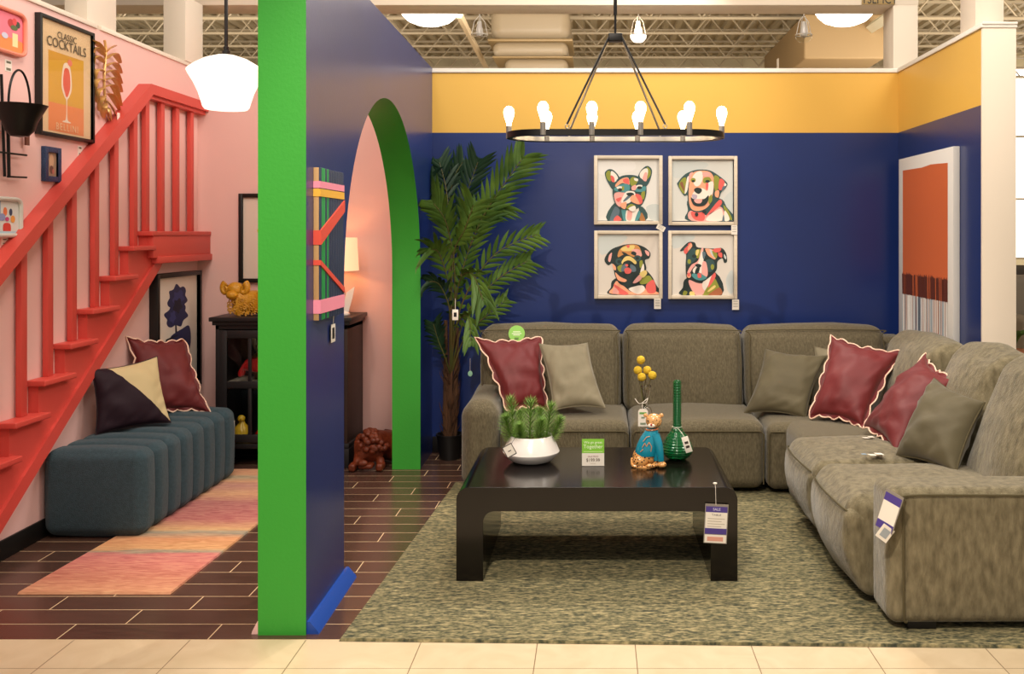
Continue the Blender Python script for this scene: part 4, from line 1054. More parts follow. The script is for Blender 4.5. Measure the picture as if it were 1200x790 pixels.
# blue flower picture under the landing
y0, y1, z0, z1 = 6.285, 6.985, .52, 1.357
r = thing('framed_picture', 'black-framed blue flower print under the red stair landing', 'picture', (XL, 6.6, z0), None)
wallframe(r, XL+.002, y0, y1, z0, z1, .03, .06, m_black)
T = uvT(XL+.035, y0+.02, y1-.02, z0+.02, z1-.02)
nv = '#22264e'
def blob(cx, cy, a, b, k, amp, n=36): return [(cx+(a*(1+amp*math.sin(k*2*PI*i/n)))*math.cos(2*PI*i/n), cy+(b*(1+amp*math.sin(k*2*PI*i/n+1)))*math.sin(2*PI*i/n)) for i in range(n)]
artwork('print', T, flip([('#ddd2c4', R_, False), ('#171520', [(.44, .42), (.47, .42), (.5, .58), (.46, .6)]), (nv, blob(.5, .21, .22, .12, 7, .13)), (nv, blob(.47, .35, .26, .10, 6, .14)), ('#34386c', blob(.52, .2, .13, .06, 5, .2)), ('#15162c', blob(.5, .27, .1, .06, 5, .2)), ('#34386c', blob(.38, .36, .07, .05, 5, .2)),
   (nv, [(.35, .52), (.6, .48), (.78, .47), (.82, .62), (.7, .76), (.62, .62), (.4, .6), (.3, .58)]), ('#171520', [(.22, .54), (.5, .52), (.5, .535), (.24, .555), (.26, .72), (.23, .72)], False), (nv, blob(.28, .78, .08, .1, 5, .15)), (nv, blob(.66, .86, .12, .08, 5, .15)), ('#ddd2c4', [(.40, .66), (.56, .64), (.62, .8), (.42, .85)])]), r)
# print on the nook's back wall
a = P(281, 227, YB); b = P(281+90, 331, YB)
r = thing('framed_picture', 'black-framed print half hidden behind the green wall end, above the cabinet', 'picture', (a.x+.3, YB, b.z))
x0, x1, z0, z1 = a.x, a.x+.62, b.z, a.z
f = M().box(x0, x0+.03, YB-.03, YB, z0, z1, .002).box(x1-.03, x1, YB-.03, YB, z0, z1, .002).box(x0+.03, x1-.03, YB-.03, YB, z0, z0+.03, .002).box(x0+.03, x1-.03, YB-.03, YB, z1-.03, z1, .002)
part('frame', f, m_black, r)
def TY(x0, x1, z0, z1, y): return Matrix(((x1-x0, 0, 0, x0), (0, 0, -1, y), (0, z1-z0, 0, z0), (0, 0, 0, 1)))
sh = [('#dccabb', R_, False)]; random.seed(4)
for k in range(22): sh.append((random.choice(['#d2a43a', '#3c5a34', '#b8404a', '#4a4a78', '#8f9a3c']), ell(.2+.6*random.random(), .15+.7*random.random(), .02+.03*random.random(), .02+.03*random.random(), 8)))
artwork('print', TY(x0+.02, x1-.02, z0+.02, z1-.02, YB-.012), sh, r)

# ================================================================== CABINET IN THE NOOK
x0, x1, yf, yb = -2.655, -1.735, 6.60, 7.03
r = thing('display_cabinet', 'charcoal glass-door display cabinet in the pink nook', 'cabinet', ((x0+x1)/2, 6.8, 0))
cs = M().box(x0, x0+.025, yf, yb, .0, .99, .002).box(x0, x1, yb-.015, yb, .13, .99).box(x0, x1, yf, yb, .13, .16, .002).box(x0, x1, yf, yb, .96, .99, .002)
part('carcass', cs, m_cab, r)
part('side_panel', M().box(x1-.025, x1, yf, yb, 0, .99, .002), m_cabside, r, label='brown wood side panel')
part('top', M().box(x0-.035, x1+.035, yf-.035, yb, 1.018, 1.046, .004).box(x0-.018, x1+.018, yf-.018, yb, .99, 1.018, .004), m_cab, r)
part('plinth', M().box(x0-.012, x1+.012, yf-.012, yb, .13, .165, .004).box(x0, x0+.06, yf, yf+.06, 0, .13, .003).box(x1-.06, x1+.015, yf-.02, yf+.4, 0, .13, .003), m_cab, r)
part('shelf', M().box(x0+.025, x1-.025, yf+.03, yb-.015, .555, .575), m_cream, r, label='pale shelf')
xm = (x0+x1)/2
for (a, b) in ((x0+.03, xm-.003), (xm+.003, x1-.03)):
    d = M(); w = .055
    d.box(a, a+w, yf-.018, yf, .175, .955, .003).box(b-w, b, yf-.018, yf, .175, .955, .003).box(a+w, b-w, yf-.018, yf, .175, .175+w, .003).box(a+w, b-w, yf-.018, yf, .955-w, .955, .003).box(a+w, b-w, yf-.018, yf, .55, .60, .003)
    mx = (a+b)/2; d.box(mx-.012, mx+.012, yf-.016, yf-.002, .23, .55, .002).box(mx-.012, mx+.012, yf-.016, yf-.002, .6, .9, .002)
    dd = part('door', d, m_cab, r)
    part('pane', M().box(a+w, b-w, yf-.008, yf-.005, .225, .905), m_glassthin, dd)
    part('knob', M().sphere((b-.02 if a < xm-.3 else a+.02, yf-.03, .56), .012, 12, 8), m_blacksteel, dd)
def figure(nm, lab, cat, c, edges_pts, radii, edges, mt, grp=None, base=0):
    r = thing(nm, lab, cat, c, grp); skin([V(c)+V(p) for p in edges_pts], radii, edges, 'body', mt, r); return r
m_redc = mat('red_ceramic', '#b01f22', .2, coat=.5)
horse_p = [(0, 0, .10), (-.08, 0, .10), (.07, 0, .105), (.10, 0, .17), (.14, 0, .175), (.06, .02, .01), (.06, -.02, .01), (-.08, .02, .01), (-.08, -.02, .01)]
horse_r = [.042, .04, .036, .024, .018, .014, .014, .014, .014]; horse_e = [(0, 1), (0, 2), (2, 3), (3, 4), (2, 5), (2, 6), (1, 7), (1, 8)]
figure('animal_figurine', 'red ceramic animal figurine on the upper shelf of the dark cabinet', 'figurine', (-2.44, 6.72, .60), horse_p, horse_r, horse_e, m_redc)
figure('animal_figurine', 'small red ceramic figurine low in the cabinet beside the yellow figure', 'figurine', (-2.36, 6.74, .165), [(a*.7, b, c*.7) for a, b, c in horse_p], [q*.7 for q in horse_r], horse_e, m_redc)
r = thing('bird_figurine', 'yellow ceramic figure on the lowest cabinet shelf', 'figurine', (-2.50, 6.68, .162))
part('body', M().lathe([(0, .0), (.055, .0), (.06, .05), (.05, .10), (.022, .13), (.018, .15)], 20, (-2.50, 6.68, .162)), mat('yellow_ceramic', '#c9a32c', .25), r)
part('head', M().sphere((-2.50, 6.67, .325), .026, 14, 10), MATS['yellow_ceramic'], r)
part('beak', M().lathe([(.01, 0), (0, .035)], 8, (0, 0, 0), T=Matrix.Translation((-2.50, 6.645, .325)) @ Matrix.Rotation(PI/2, 4, 'X')), MATS['yellow_ceramic'], r)
r = thing('decorative_jar', 'bronze-coloured jar at the top of the dark cabinet', 'jar', (-2.47, 6.86, .60))
part('jar_body', M().lathe([(0, 0), (.05, 0), (.075, .08), (.07, .16), (.03, .2), (.035, .22)], 20, (-2.43, 6.88, .577)), mat('bronze_glaze', '#6e4424', .35), r)
part('lid', M().lathe([(.036, .22), (.03, .24), (.008, .25), (.01, .27), (0, .275)], 16, (-2.43, 6.88, .577)), MATS['bronze_glaze'], r)
# small white tag at cabinet's left foot
c = P(267.5, 505, 6.50); r = thing('price_tag', 'white tag hanging at the lower left of the dark cabinet', 'tag', c)
part('card', M().box(c.x-.022, c.x+.022, 6.556, 6.558, c.z-.07, c.z+.06), m_paper, r); part('print', M().box(c.x-.014, c.x+.014, 6.554, 6.556, c.z-.0, c.z+.03), C('#8d8a84'), r)
# yellow ram sculpture
Yr = 6.78; kr = Yr/F
def RM(px, py, dy=0): return V(((px-CX)*kr, Yr+dy, 1.047+(371-py)*kr))
r = thing('ram_sculpture', 'yellow ceramic ram sculpture on top of the dark cabinet', 'sculpture', RM(285, 371))
skin([RM(296, 356), RM(282, 356), RM(281, 345, -.02), RM(279, 338, -.035), RM(310, 356), RM(322, 358)], [(.088, .088), (.082, .082), (.062, .062), (.05, .05), (.088, .088), (.07, .07)], [(0, 1), (1, 2), (2, 3), (0, 4), (4, 5)], 'body', m_ram, r)
part('head', M().sphere(RM(279, 341, -.05), .060, 20, 14, sc=(1, .9, .9)).sphere(RM(278, 347, -.095), .038, 16, 12, sc=(1.1, 1.1, .85)), m_ram, r, smooth=180)
for s_, px in ((-1, 269.0), (1, 289)):
    pts = [RM(px, 340, -.05) + V((s_*(.030-.005*t)*math.cos(-t*1.15+1.3), -.006*t, (.042-.006*t)*math.sin(-t*1.15+1.3))) for t in [i*.35 for i in range(16)]]
    part('horn', M().tube(pts, [.026-.0011*i for i in range(16)], 10), m_ram, r)
cu = M(); random.seed(2)
for i in range(90):
    px = 273 + 42*random.random(); py = 352 + 18*random.random(); p = RM(px, py, -.075-.01*random.random())
    cu.tube([p + V((.012*math.cos(a), -.004*math.sin(a*.5), .010*math.sin(a))) for a in [k*.9 for k in range(6)]], .0045, 5)
part('wool_curls', cu, m_ram, r)
# table lamp
c = V((-1.885, 6.83, 1.047)); r = thing('table_lamp', 'lit table lamp with cream drum shade on the dark cabinet', 'table lamp', c)
part('lamp_shade', M().lathe([(.168, .315), (.155, .552)], 40, tuple(c), cap=False).lathe([(.165, .316), (.152, .551)], 40, tuple(c), cap=False), m_shade, r)
part('base', M().lathe([(0, 0), (.07, 0), (.07, .015), (.03, .03), (.06, .09), (.075, .15), (.055, .2), (.015, .24), (.012, .33), (0, .33)], 32, tuple(c)), m_ceramic, r)
part('bulb', M().sphere(c+V((0, 0, .42)), .03, 14, 10), mat('lamp_bulb', '#ffc988', .5, emit=60), r)
# open book / white ornament
c = P(404, 352, 6.78); r = thing('white_ornament', 'white folded ceramic ornament beside the table lamp base', 'ornament', (c.x, 6.78, 1.047))
part('wing', M().prism([(0, 0), (.05, .015), (.075, .13), (.085, .20), (.03, .16)], lambda a, b, d: (c.x-.02+a, 6.76+d+b*.2, 1.047+b), 0, .006), m_ceramic, r)
part('foot', M().lathe([(0, 0), (.04, 0), (.04, .01), (.01, .03)], 20, (c.x, 6.77, 1.047)), m_ceramic, r)
# rust-brown carved figure on the floor
Yd = 6.62; kd = Yd/F
def DG(px, py, dy=0): return V(((px-CX)*kd, Yd+dy, max(.004, (545.5-py)*kd)))
r = thing('carved_figure', 'rust-brown carved crouching animal figure on the floor beyond the arch', 'sculpture', DG(437, 545))
skin([DG(443, 522, .10), DG(436, 518, .0), DG(433, 524, -.06), DG(450, 526, .16), DG(424, 534, -.08), DG(420, 541, -.12), DG(447, 534, -.05), DG(450, 541, -.10)], [.105, .10, .08, .09, .035, .028, .035, .028], [(0, 1), (1, 2), (0, 3), (2, 4), (4, 5), (1, 6), (6, 7)], 'body', m_rust, r)
fl = M(); random.seed(9)
for i in range(46):
    a = random.uniform(-2.9, -.2); el = random.uniform(-.2, 1.3)
    d = V((math.cos(a)*math.cos(el), math.sin(a)*math.cos(el), math.sin(el)))
    b0 = DG(437, 520, .0) + V((d.x*.105, d.y*.12, d.z*.11))
    fl.sphere(b0, .024, 8, 6, sc=(1, .9, .9))
part('carved_curls', fl, m_rust, r, smooth=180)
part('nose', M().sphere(DG(431, 536, -.145), .028, 12, 10, sc=(1.3, 1, .9)), m_rust, r)
part('jaw', M().box(DG(426, 0).x, DG(442, 0).x, Yd-.16, Yd-.06, .018, .05, .015, 3), m_rust, r)
part('paw', M().box(DG(415, 0).x, DG(423, 0).x, Yd-.17, Yd-.06, .002, .055, .018, 3), m_rust, r)
part('paw', M().box(DG(446, 0).x, DG(454, 0).x, Yd-.16, Yd-.05, .002, .055, .018, 3), m_rust, r)

# ================================================================== STRIPED PANEL ON THE BLUE PARTITION
y0, y1, z0, z1, th = 3.945, 4.315, 1.267, 1.905, .03
xw = xr_(4.13)
r = thing('striped_wall_panel', 'navy and green striped wall panel with red diagonals near the green wall end', 'wall art', (xw, 4.13, z0))
xf = xw + .003
part('plywood_panel', M().box(xf, xf+th-.008, y0, y1, z0, z1, .001), m_rawwood, r)
X = xf+th-.008
st = [('#1c2a44', R_, False)]
n = 14; cols = ['#24344f', '#1c8a44', '#1c2a44', '#24344f', '#1c8a44', '#1c2a44', '#24344f', '#2b3b58', '#1c2a44', '#24344f', '#1c2a44', '#2b3b58', '#1c2a44', '#24344f']
rb = M(); mts = [C('#22304a'), C('#178a42'), C('#d24a38'), C('#e58aa0'), C('#dfa93a')]
for k in range(n):
    ya = y0 + (y1-y0)*k/n; yb_ = y0 + (y1-y0)*(k+1)/n
    rb.box(X-.001, X+.005, ya+.001, yb_-.001, z0, z1, .002, 2, mi=1 if cols[k] == '#1c8a44' or k == 2 else 0)
part('striped_cords', rb, mts, r)
def band2(za0, za1, zb0, zb1, i, lift, nm):
    m = M().add([(X+.004, y0-.001, za0), (X+.004, y1+.001, zb0), (X+.004, y1+.001, zb1), (X+.004, y0-.001, za1), (X+lift, y0-.001, za0), (X+lift, y1+.001, zb0), (X+lift, y1+.001, zb1), (X+lift, y0-.001, za1)], [(3,2,1,0),(4,5,6,7),(0,1,5,4),(1,2,6,5),(2,3,7,6),(3,0,4,7)])
    m.box(X-.022, X+lift, y0-.003, y0, za0, za1); part(nm, m, mts[i], r)
zy = lambda py, Y=3.93: EZ-(py-CY)*Y/F
band2(zy(220), zy(212), zy(220), zy(212), 3, .008, 'pink_band'); band2(zy(230), zy(221), zy(230), zy(221), 4, .008, 'yellow_band')
band2(zy(287), zy(270), zy(248, 4.315), zy(235, 4.315), 2, .011, 'red_band'); band2(zy(311), zy(305), zy(343, 4.315), zy(337, 4.315), 2, .010, 'red_band')
band2(zy(368), zy(352), zy(368), zy(352), 3, .009, 'pink_band')
c = V((xr_(4.22)+.008, 4.22, 0)); 
r = thing('price_tag', 'white tag with a dark strip hanging below the striped wall panel', 'tag', (c.x, 4.22, zy(395, 4.22)))
part('card', M().box(c.x, c.x+.002, 4.19, 4.255, zy(401, 4.22), zy(380, 4.22), .0005), m_paper, r)
part('dark_print', M().box(c.x+.002, c.x+.003, 4.205, 4.24, zy(397, 4.22), zy(384, 4.22)), m_black, r)
part('cord', M().tube([(c.x+.001, 4.222, zy(380, 4.22)), (c.x+.004, 4.222, z0+.002)], .0012, 5), m_paper, r)

# ================================================================== DOG PORTRAITS
K_, TE, DT, PK, CO, PE, OL, CRM, LG, YL, DK2 = '#22302e', '#4f8f90', '#34504f', '#eba79c', '#e2625a', '#f2a680', '#8f9236', '#efe2d4', '#c9cdc8', '#e4c878', '#5c6e78'
BG = '#e2ded6'
dog1 = [(BG, rect(45, 60, 695, 705), False), (LG, [(560, 560), (690, 540), (695, 700), (600, 690)]), ('#e8e4de', [(60, 80), (400, 70), (420, 180), (80, 220)]),
 (DT, [(225, 520), (330, 560), (520, 560), (550, 705), (150, 705)]), (DK2, [(230, 560), (280, 600), (240, 700), (175, 700)]), (CO, [(255, 650), (300, 700), (215, 705)]), (TE, [(300, 580), (360, 590), (355, 705), (320, 700)]), (CRM, [(360, 580), (480, 570), (440, 705), (350, 705)]), (PK, [(370, 590), (410, 600), (400, 700), (355, 690)]), ('#a8703c', [(510, 620), (550, 705), (490, 700)]), (TE, [(480, 600), (500, 640), (470, 700), (440, 700)]),
 (DT, [(165, 165), (125, 200), (135, 260), (165, 320), (215, 380), (290, 300), (270, 235), (215, 175)]), (OL, [(160, 180), (135, 215), (150, 270), (185, 290), (185, 200)]), (CRM, [(190, 185), (240, 215), (262, 265), (225, 300), (190, 280)]), (CO, [(185, 230), (220, 250), (225, 300), (195, 290)]),
 (DT, [(575, 130), (618, 170), (612, 240), (580, 320), (520, 370), (470, 270), (490, 200), (530, 150)]), (OL, [(570, 140), (605, 180), (600, 235), (560, 270), (560, 180)]), (CRM, [(540, 160), (575, 165), (570, 240), (530, 290), (490, 240), (500, 195)]), (PK, [(545, 200), (570, 210), (560, 290), (520, 270)]),
 (DT, [(290, 240), (400, 225), (480, 245), (550, 310), (560, 420), (520, 530), (440, 590), (330, 590), (240, 540), (205, 420), (225, 320)]),
 (PK, [(225, 420), (330, 410), (320, 480), (290, 560), (240, 520)]), (CO, [(240, 480), (300, 460), (270, 510)]), (PE, [(240, 320), (300, 265), (370, 255), (380, 330), (310, 310), (240, 350)]), (CO, [(320, 270), (370, 265), (375, 325), (320, 300)]),
 (TE, [(310, 320), (380, 330), (380, 390), (320, 410), (230, 390), (230, 360)]), (OL, [(390, 270), (430, 245), (470, 290), (430, 340), (395, 330)]), (CRM, [(430, 260), (470, 265), (470, 290), (440, 285)]), (CRM, [(250, 350), (300, 345), (295, 375), (255, 370)]), (K_, ell(283, 382, 22, 18)), (OL, [(305, 350), (325, 345), (325, 385), (305, 385)]),
 (CRM, [(460, 335), (510, 330), (515, 350), (460, 370)]), (TE, [(440, 370), (550, 345), (540, 400), (450, 400)]), (K_, ell(488, 360, 26, 16)), (OL, [(510, 410), (545, 400), (535, 480), (505, 470)]), (CO, [(440, 430), (500, 440), (520, 510), (480, 530)]), (PK, [(405, 350), (450, 330), (450, 380), (410, 385)]),
 (CRM, [(350, 400), (430, 400), (440, 450), (380, 520), (300, 520), (310, 460)]), (DK2, [(315, 500), (370, 440), (400, 450), (340, 500)]), (K_, [(350, 420), (400, 410), (430, 425), (420, 445), (370, 445)]), (PE, [(400, 450), (440, 440), (490, 530), (430, 520), (390, 490)]), (PE, [(290, 530), (350, 510), (340, 580), (300, 570)]), (OL, [(350, 570), (400, 530), (450, 560), (380, 590)]), (CRM, [(370, 580), (430, 550), (450, 580), (420, 610)])]
dog2 = [('#d3d2ca', rect(62, 68, 708, 708), False), (LG, [(90, 80), (400, 90), (420, 150), (100, 260)]), (LG, [(600, 500), (700, 400), (700, 600), (640, 600)]),
 (DT, [(235, 600), (250, 480), (560, 470), (640, 560), (705, 705), (235, 705)]), (PK, [(440, 650), (560, 560), (610, 600), (600, 705), (270, 705), (260, 600)]), (CO, [(400, 690), (560, 490), (585, 540), (440, 650)]), (CRM, [(460, 650), (570, 580), (600, 620), (590, 705), (430, 705)]), (OL, [(610, 540), (660, 600), (700, 690), (670, 690), (620, 600)]), (CRM, [(620, 600), (660, 650), (670, 700), (620, 705)]), (CO, [(270, 610), (400, 620), (400, 705), (300, 690)]), (DK2, [(610, 640), (620, 705), (595, 705)]),
 (DT, [(235, 200), (330, 170), (440, 172), (520, 205), (640, 300), (640, 350), (585, 410), (560, 470), (470, 560), (400, 610), (290, 610), (235, 520), (230, 440), (190, 440), (125, 330), (130, 300), (180, 240)]),
 (OL, [(175, 265), (215, 255), (215, 340), (195, 425), (150, 370), (140, 320)]), ('#8a5a3a', [(150, 320), (180, 300), (200, 400)]), (CRM, [(225, 260), (245, 250), (230, 380), (200, 420)]), (PK, [(250, 215), (290, 200), (260, 280), (240, 300)]),
 (PE, [(300, 195), (440, 185), (505, 250), (500, 400), (460, 540), (370, 600), (280, 590), (245, 500), (250, 300)]), (CRM, [(320, 200), (380, 190), (390, 260), (360, 330), (310, 340), (280, 260)]), (OL, [(400, 260), (460, 250), (480, 300), (400, 310)]), (OL, ell(290, 280, 26, 24)), (K_, ell(290, 290, 16, 12)), (K_, ell(440, 292, 24, 14)), (CRM, [(440, 320), (500, 300), (490, 430), (430, 440)]), (CO, [(425, 310), (450, 320), (440, 390), (425, 370)]), (PK, [(390, 200), (460, 200), (470, 240), (400, 240)]),
 (OL, [(510, 235), (560, 250), (570, 320), (530, 400), (510, 350)]), (CO, [(570, 265), (620, 300), (590, 380), (555, 370)]), (CRM, [(620, 310), (640, 330), (615, 350)]), (PE, [(520, 400), (560, 390), (555, 460), (520, 450)]), (DK2, [(600, 350), (635, 345), (590, 400)]),
 (CRM, [(280, 430), (330, 370), (400, 370), (440, 420), (430, 470), (290, 480)]), ('#b9a6b4', [(280, 430), (330, 440), (320, 480), (285, 470)]), (K_, [(265, 460), (300, 480), (400, 480), (450, 440), (445, 500), (400, 550), (310, 550), (275, 510)]), (PK, [(300, 485), (380, 480), (370, 520), (320, 520)]), (K_, [(300, 375), (330, 358), (375, 370), (378, 400), (345, 425), (305, 400)]), (OL, [(450, 480), (480, 430), (490, 490), (460, 530)]), (K_, ell(325, 640, 18, 20)), (K_, ell(405, 610, 22, 16))]
dog3 = [('#d8cdc0', rect(42, 65, 610, 628), False), (LG, [(60, 90), (300, 80), (280, 140), (80, 260)]),
 (K_, [(160, 625), (165, 560), (200, 480), (450, 400), (530, 440), (580, 530), (600, 625)]), (PE, [(175, 620), (185, 560), (220, 500), (300, 560), (360, 600), (480, 570), (590, 600), (590, 625)]), (CO, [(190, 530), (260, 570), (330, 620), (240, 620)]), (CRM, [(330, 570), (450, 540), (480, 580), (430, 620), (380, 610)]), (OL, [(440, 480), (520, 450), (560, 520), (520, 520), (440, 530)]), (CO, [(490, 540), (560, 490), (580, 600), (510, 610)]), (PK, [(200, 560), (240, 600), (220, 620), (180, 610)]),
 (K_, [(105, 300), (160, 215), (250, 175), (320, 160), (400, 160), (480, 190), (530, 240), (520, 290), (480, 310), (490, 400), (400, 500), (320, 550), (240, 520), (200, 440), (180, 340), (140, 355)]), (PK, [(150, 260), (175, 240), (160, 320), (140, 310)]), (PK, [(480, 215), (520, 235), (515, 270), (490, 250)]),
 ('#c98a4c', [(245, 210), (320, 165), (420, 175), (450, 270), (380, 280), (300, 250), (230, 280)]), (YL, [(270, 190), (380, 170), (360, 220), (270, 220)]), (PK, [(360, 210), (430, 210), (450, 270), (380, 250)]), (K_, [(265, 230), (310, 245), (330, 275), (290, 260)], True), (K_, [(370, 225), (400, 240), (390, 265), (350, 245)]), (CO, ell(325, 180, 14, 14)),
 (DT, ell(240, 320, 32, 32)), (DT, ell(410, 290, 34, 28)), (K_, ell(240, 322, 16, 16)), (K_, ell(410, 290, 16, 14)), (OL, [(225, 370), (270, 350), (270, 410), (240, 410)]), (OL, [(430, 320), (455, 310), (460, 350), (435, 380)]), (PE, [(180, 340), (210, 370), (210, 400), (190, 390)]), (YL, [(265, 320), (300, 275), (350, 275), (400, 320), (390, 345), (340, 310), (290, 320), (270, 345)]),
 (DK2, [(270, 360), (310, 340), (310, 400), (260, 410)]), (DK2, [(345, 345), (390, 370), (395, 410), (350, 410)]), (K_, [(300, 320), (325, 308), (350, 320), (345, 345), (305, 345)]), (CO, ell(312, 355, 14, 12)), (CO, [(290, 390), (325, 375), (355, 400), (340, 430), (300, 430)]), (PE, [(205, 420), (250, 460), (310, 490), (290, 510), (230, 490)]), (PK, [(370, 510), (430, 440), (470, 420), (440, 490), (390, 520)]), (CRM, [(440, 400), (465, 340), (472, 400), (440, 430)]), (YL, [(430, 430), (480, 400), (500, 430), (460, 470)])]
dog4 = [('#d9d0c4', rect(60, 68, 630, 632), False), (LG, [(70, 90), (260, 75), (240, 130), (80, 200)]), (LG, [(560, 480), (620, 400), (625, 600), (580, 600)]),
 (K_, [(200, 470), (460, 420), (520, 630), (145, 630), (160, 560)]), (PK, [(215, 490), (300, 520), (380, 510), (440, 420), (430, 520), (340, 630), (280, 630), (230, 560)]), (CRM, [(340, 520), (430, 420), (440, 460), (370, 590)]), (OL, [(440, 480), (480, 520), (500, 600), (400, 630), (345, 630)]), (CO, [(440, 420), (465, 450), (430, 520), (390, 560)]), ('#a8623c', [(430, 600), (500, 560), (520, 625), (400, 630)]), (YL, [(390, 590), (450, 540), (460, 560), (400, 600)]), (OL, [(170, 590), (200, 600), (190, 630), (160, 628)]), (YL, [(225, 600), (260, 600), (270, 630), (225, 630)]),
 (K_, [(135, 215), (180, 165), (220, 138), (270, 145), (290, 185), (350, 195), (460, 200), (520, 195), (560, 245), (568, 320), (540, 330), (525, 290), (480, 320), (470, 400), (400, 470), (330, 510), (250, 490), (195, 470), (185, 350), (190, 260), (170, 220), (145, 225)]),
 (CO, [(215, 150), (240, 160), (200, 240), (175, 245), (170, 210)]), (PE, [(235, 150), (245, 180), (210, 220), (205, 190)]), (DT, [(180, 175), (210, 165), (165, 210), (150, 215)]),
 (DT, [(220, 215), (270, 200), (280, 300), (200, 350), (200, 260)]), (OL, [(275, 220), (330, 210), (330, 260), (290, 290)]), (YL, [(285, 215), (310, 215), (295, 265), (280, 260)]), (K_, ell(265, 270, 22, 16)), (OL, ell(218, 320, 16, 22)), (PK, [(330, 200), (350, 210), (320, 330), (260, 370), (220, 430), (200, 420), (240, 350), (300, 310)]), (CRM, [(330, 240), (345, 230), (350, 330), (330, 430), (280, 440), (250, 400), (300, 330)]),
 (PE, [(370, 200), (450, 220), (460, 300), (400, 270), (380, 240)]), (LG, [(410, 205), (470, 260), (460, 290), (420, 250)]), (OL, [(430, 220), (475, 245), (470, 290), (445, 270)]), (CO, [(440, 205), (510, 195), (500, 230), (455, 235)]), (CO, [(485, 240), (520, 240), (520, 285), (490, 270)]), (LG, [(540, 250), (560, 280), (555, 300), (540, 280)]), (DK2, [(340, 230), (370, 240), (360, 290), (345, 290)]), (K_, ell(375, 280, 14, 14)), (DT, [(370, 310), (430, 300), (455, 350), (440, 400), (400, 420), (380, 370)]), (OL, ell(432, 370, 16, 26)), (PK, [(340, 330), (375, 330), (390, 430), (370, 470), (335, 460)]),
 (K_, [(272, 352), (300, 340), (330, 355), (315, 375), (290, 370)]), (TE, [(240, 440), (300, 420), (340, 440), (380, 470), (330, 495), (270, 480)]), (K_, [(285, 380), (315, 375), (300, 430), (270, 430)]), (CO, [(295, 430), (325, 430), (330, 465), (300, 470)]), (PE, [(195, 440), (230, 430), (230, 465), (205, 470)]), (CO, ell(215, 440, 14, 18))]
def portrait(lab, x0, y0, x1, y1, ox, oy, sc, shapes):
    a = P(x0, y0, YB-.02); b = P(x1, y1, YB-.02)
    r = thing('dog_portrait', lab, 'picture', ((a.x+b.x)/2, YB-.012, b.z), 'four framed dog portraits')
    w = .026; D = YB-.035
    f = M().box(a.x, a.x+w, D, YB-.001, b.z, a.z, .003).box(b.x-w, b.x, D, YB-.001, b.z, a.z, .003).box(a.x+w, b.x-w, D, YB-.001, b.z, b.z+w, .003).box(a.x+w, b.x-w, D, YB-.001, a.z-w, a.z, .003)
    part('frame', f, m_wood, r)
    yp = YB-.015
    c0 = P(ox, oy, yp); s = yp/F/sc
    T = Matrix(((s, 0, 0, c0.x), (0, 0, -1, yp), (0, -s, 0, c0.z), (0, 0, 0, 1)))
    artwork('painting', T, shapes, r, dz=.00022)
portrait('white-framed pastel painting of a pointed-ear bulldog, upper left of the four portraits', 696, 182.3, 776.3, 263.2, 695, 180, 8.976, dog1)
portrait('white-framed painting of a smiling floppy-eared retriever, upper right of the four portraits', 783.2, 183, 864, 264, 780, 180, 8.977, dog2)
portrait('white-framed painting of a pug with pink tongue, lower left of the four portraits', 696.3, 270.2, 776.3, 350, 695, 266, 7.9, dog3)
portrait('white-framed painting of a bull terrier type dog, lower right of the four portraits', 783, 270.2, 863.8, 350.3, 780, 266, 7.9, dog4)
for (px, py, w, h, rot, lab) in ((774.5, 267, 10, 6, -.5, 'tilted white price tag under the upper left dog portrait'), (860.5, 269.5, 7, 11, 0, 'white price tag under the upper right dog portrait'), (770.5, 356, 8, 12, 0, 'white price tag under the pug portrait'), (862, 357, 8, 12, 0, 'white price tag under the lower right dog portrait')):
    c = P(px, py, YB-.038); T = Matrix.Translation(c) @ Matrix.Rotation(-rot, 4, 'Y'); k = YB/F
    r = thing('price_tag', lab, 'tag', c, 'price tags on the dog portraits')
    part('card', M().box(-w*k/2, w*k/2, -.001, .001, -h*k/2, h*k/2, T=T), m_paper, r)
    pm = M()
    for i in range(3): pm.box(-w*k*.33, w*k*.33, -.002, -.001, h*k*(.3-.25*i), h*k*(.36-.25*i), T=T)
    part('print', pm, C('#a09a8c'), r)
# ================================================================== CANVAS ON THE RIGHT WALL
X1 = XR-.043; y0, y1, z0, z1 = 5.849, 6.90, .90, 2.168
r = thing('abstract_canvas', 'tall white canvas with an orange block and dangling fringe on the right wall', 'wall art', (XR-.02, 6.37, z0))
part('canvas', M().box(X1, XR-.001, y0, y1, z0, z1, .003), mat('white_canvas', '#dcd8d2', .8), r)
def RW(px, py): Y = F*X1/(px-CX); return (Y, EZ-(py-CY)*Y/F)
TR_ = Matrix(((0, 0, -1, X1), (1, 0, 0, 0), (0, 1, 0, 0), (0, 0, 0, 1)))
oy0, oz0 = RW(1110.7, 188); oy1, oz1 = RW(1058, 197.8); zsol = RW(1110.7, 330)[1]; zdk = RW(1109, 354)[1]; zfr = RW(1109, 397)[1]
zsol = EZ-(327-CY)*6.1/F
top = [(oy0, oz0-.015), (oy0+.3, oz0-.003), (oy1-.4, oz0-.012), (oy1, oz0-.006)]
artwork('orange_block', TR_, [('#cc6536', [(oy0, zsol-.02), (oy1, zsol-.02)] + list(reversed(top)), False), ('#7e3a22', [(oy0, zdk), (oy1, zdk), (oy1, zsol), (oy0, zsol)], False), ('#b9b6b4', [(oy0+.005, zfr), (oy1-.005, zfr), (oy1-.005, zdk), (oy0+.005, zdk)], False)], r)
fr_ = M(); random.seed(11); fm = [C(h) for h in ('#cc6536', '#d8d4cf', '#8fa0ac', '#5a6470', '#a8705a', '#efeae2', '#5e2a1a')]
n = 90
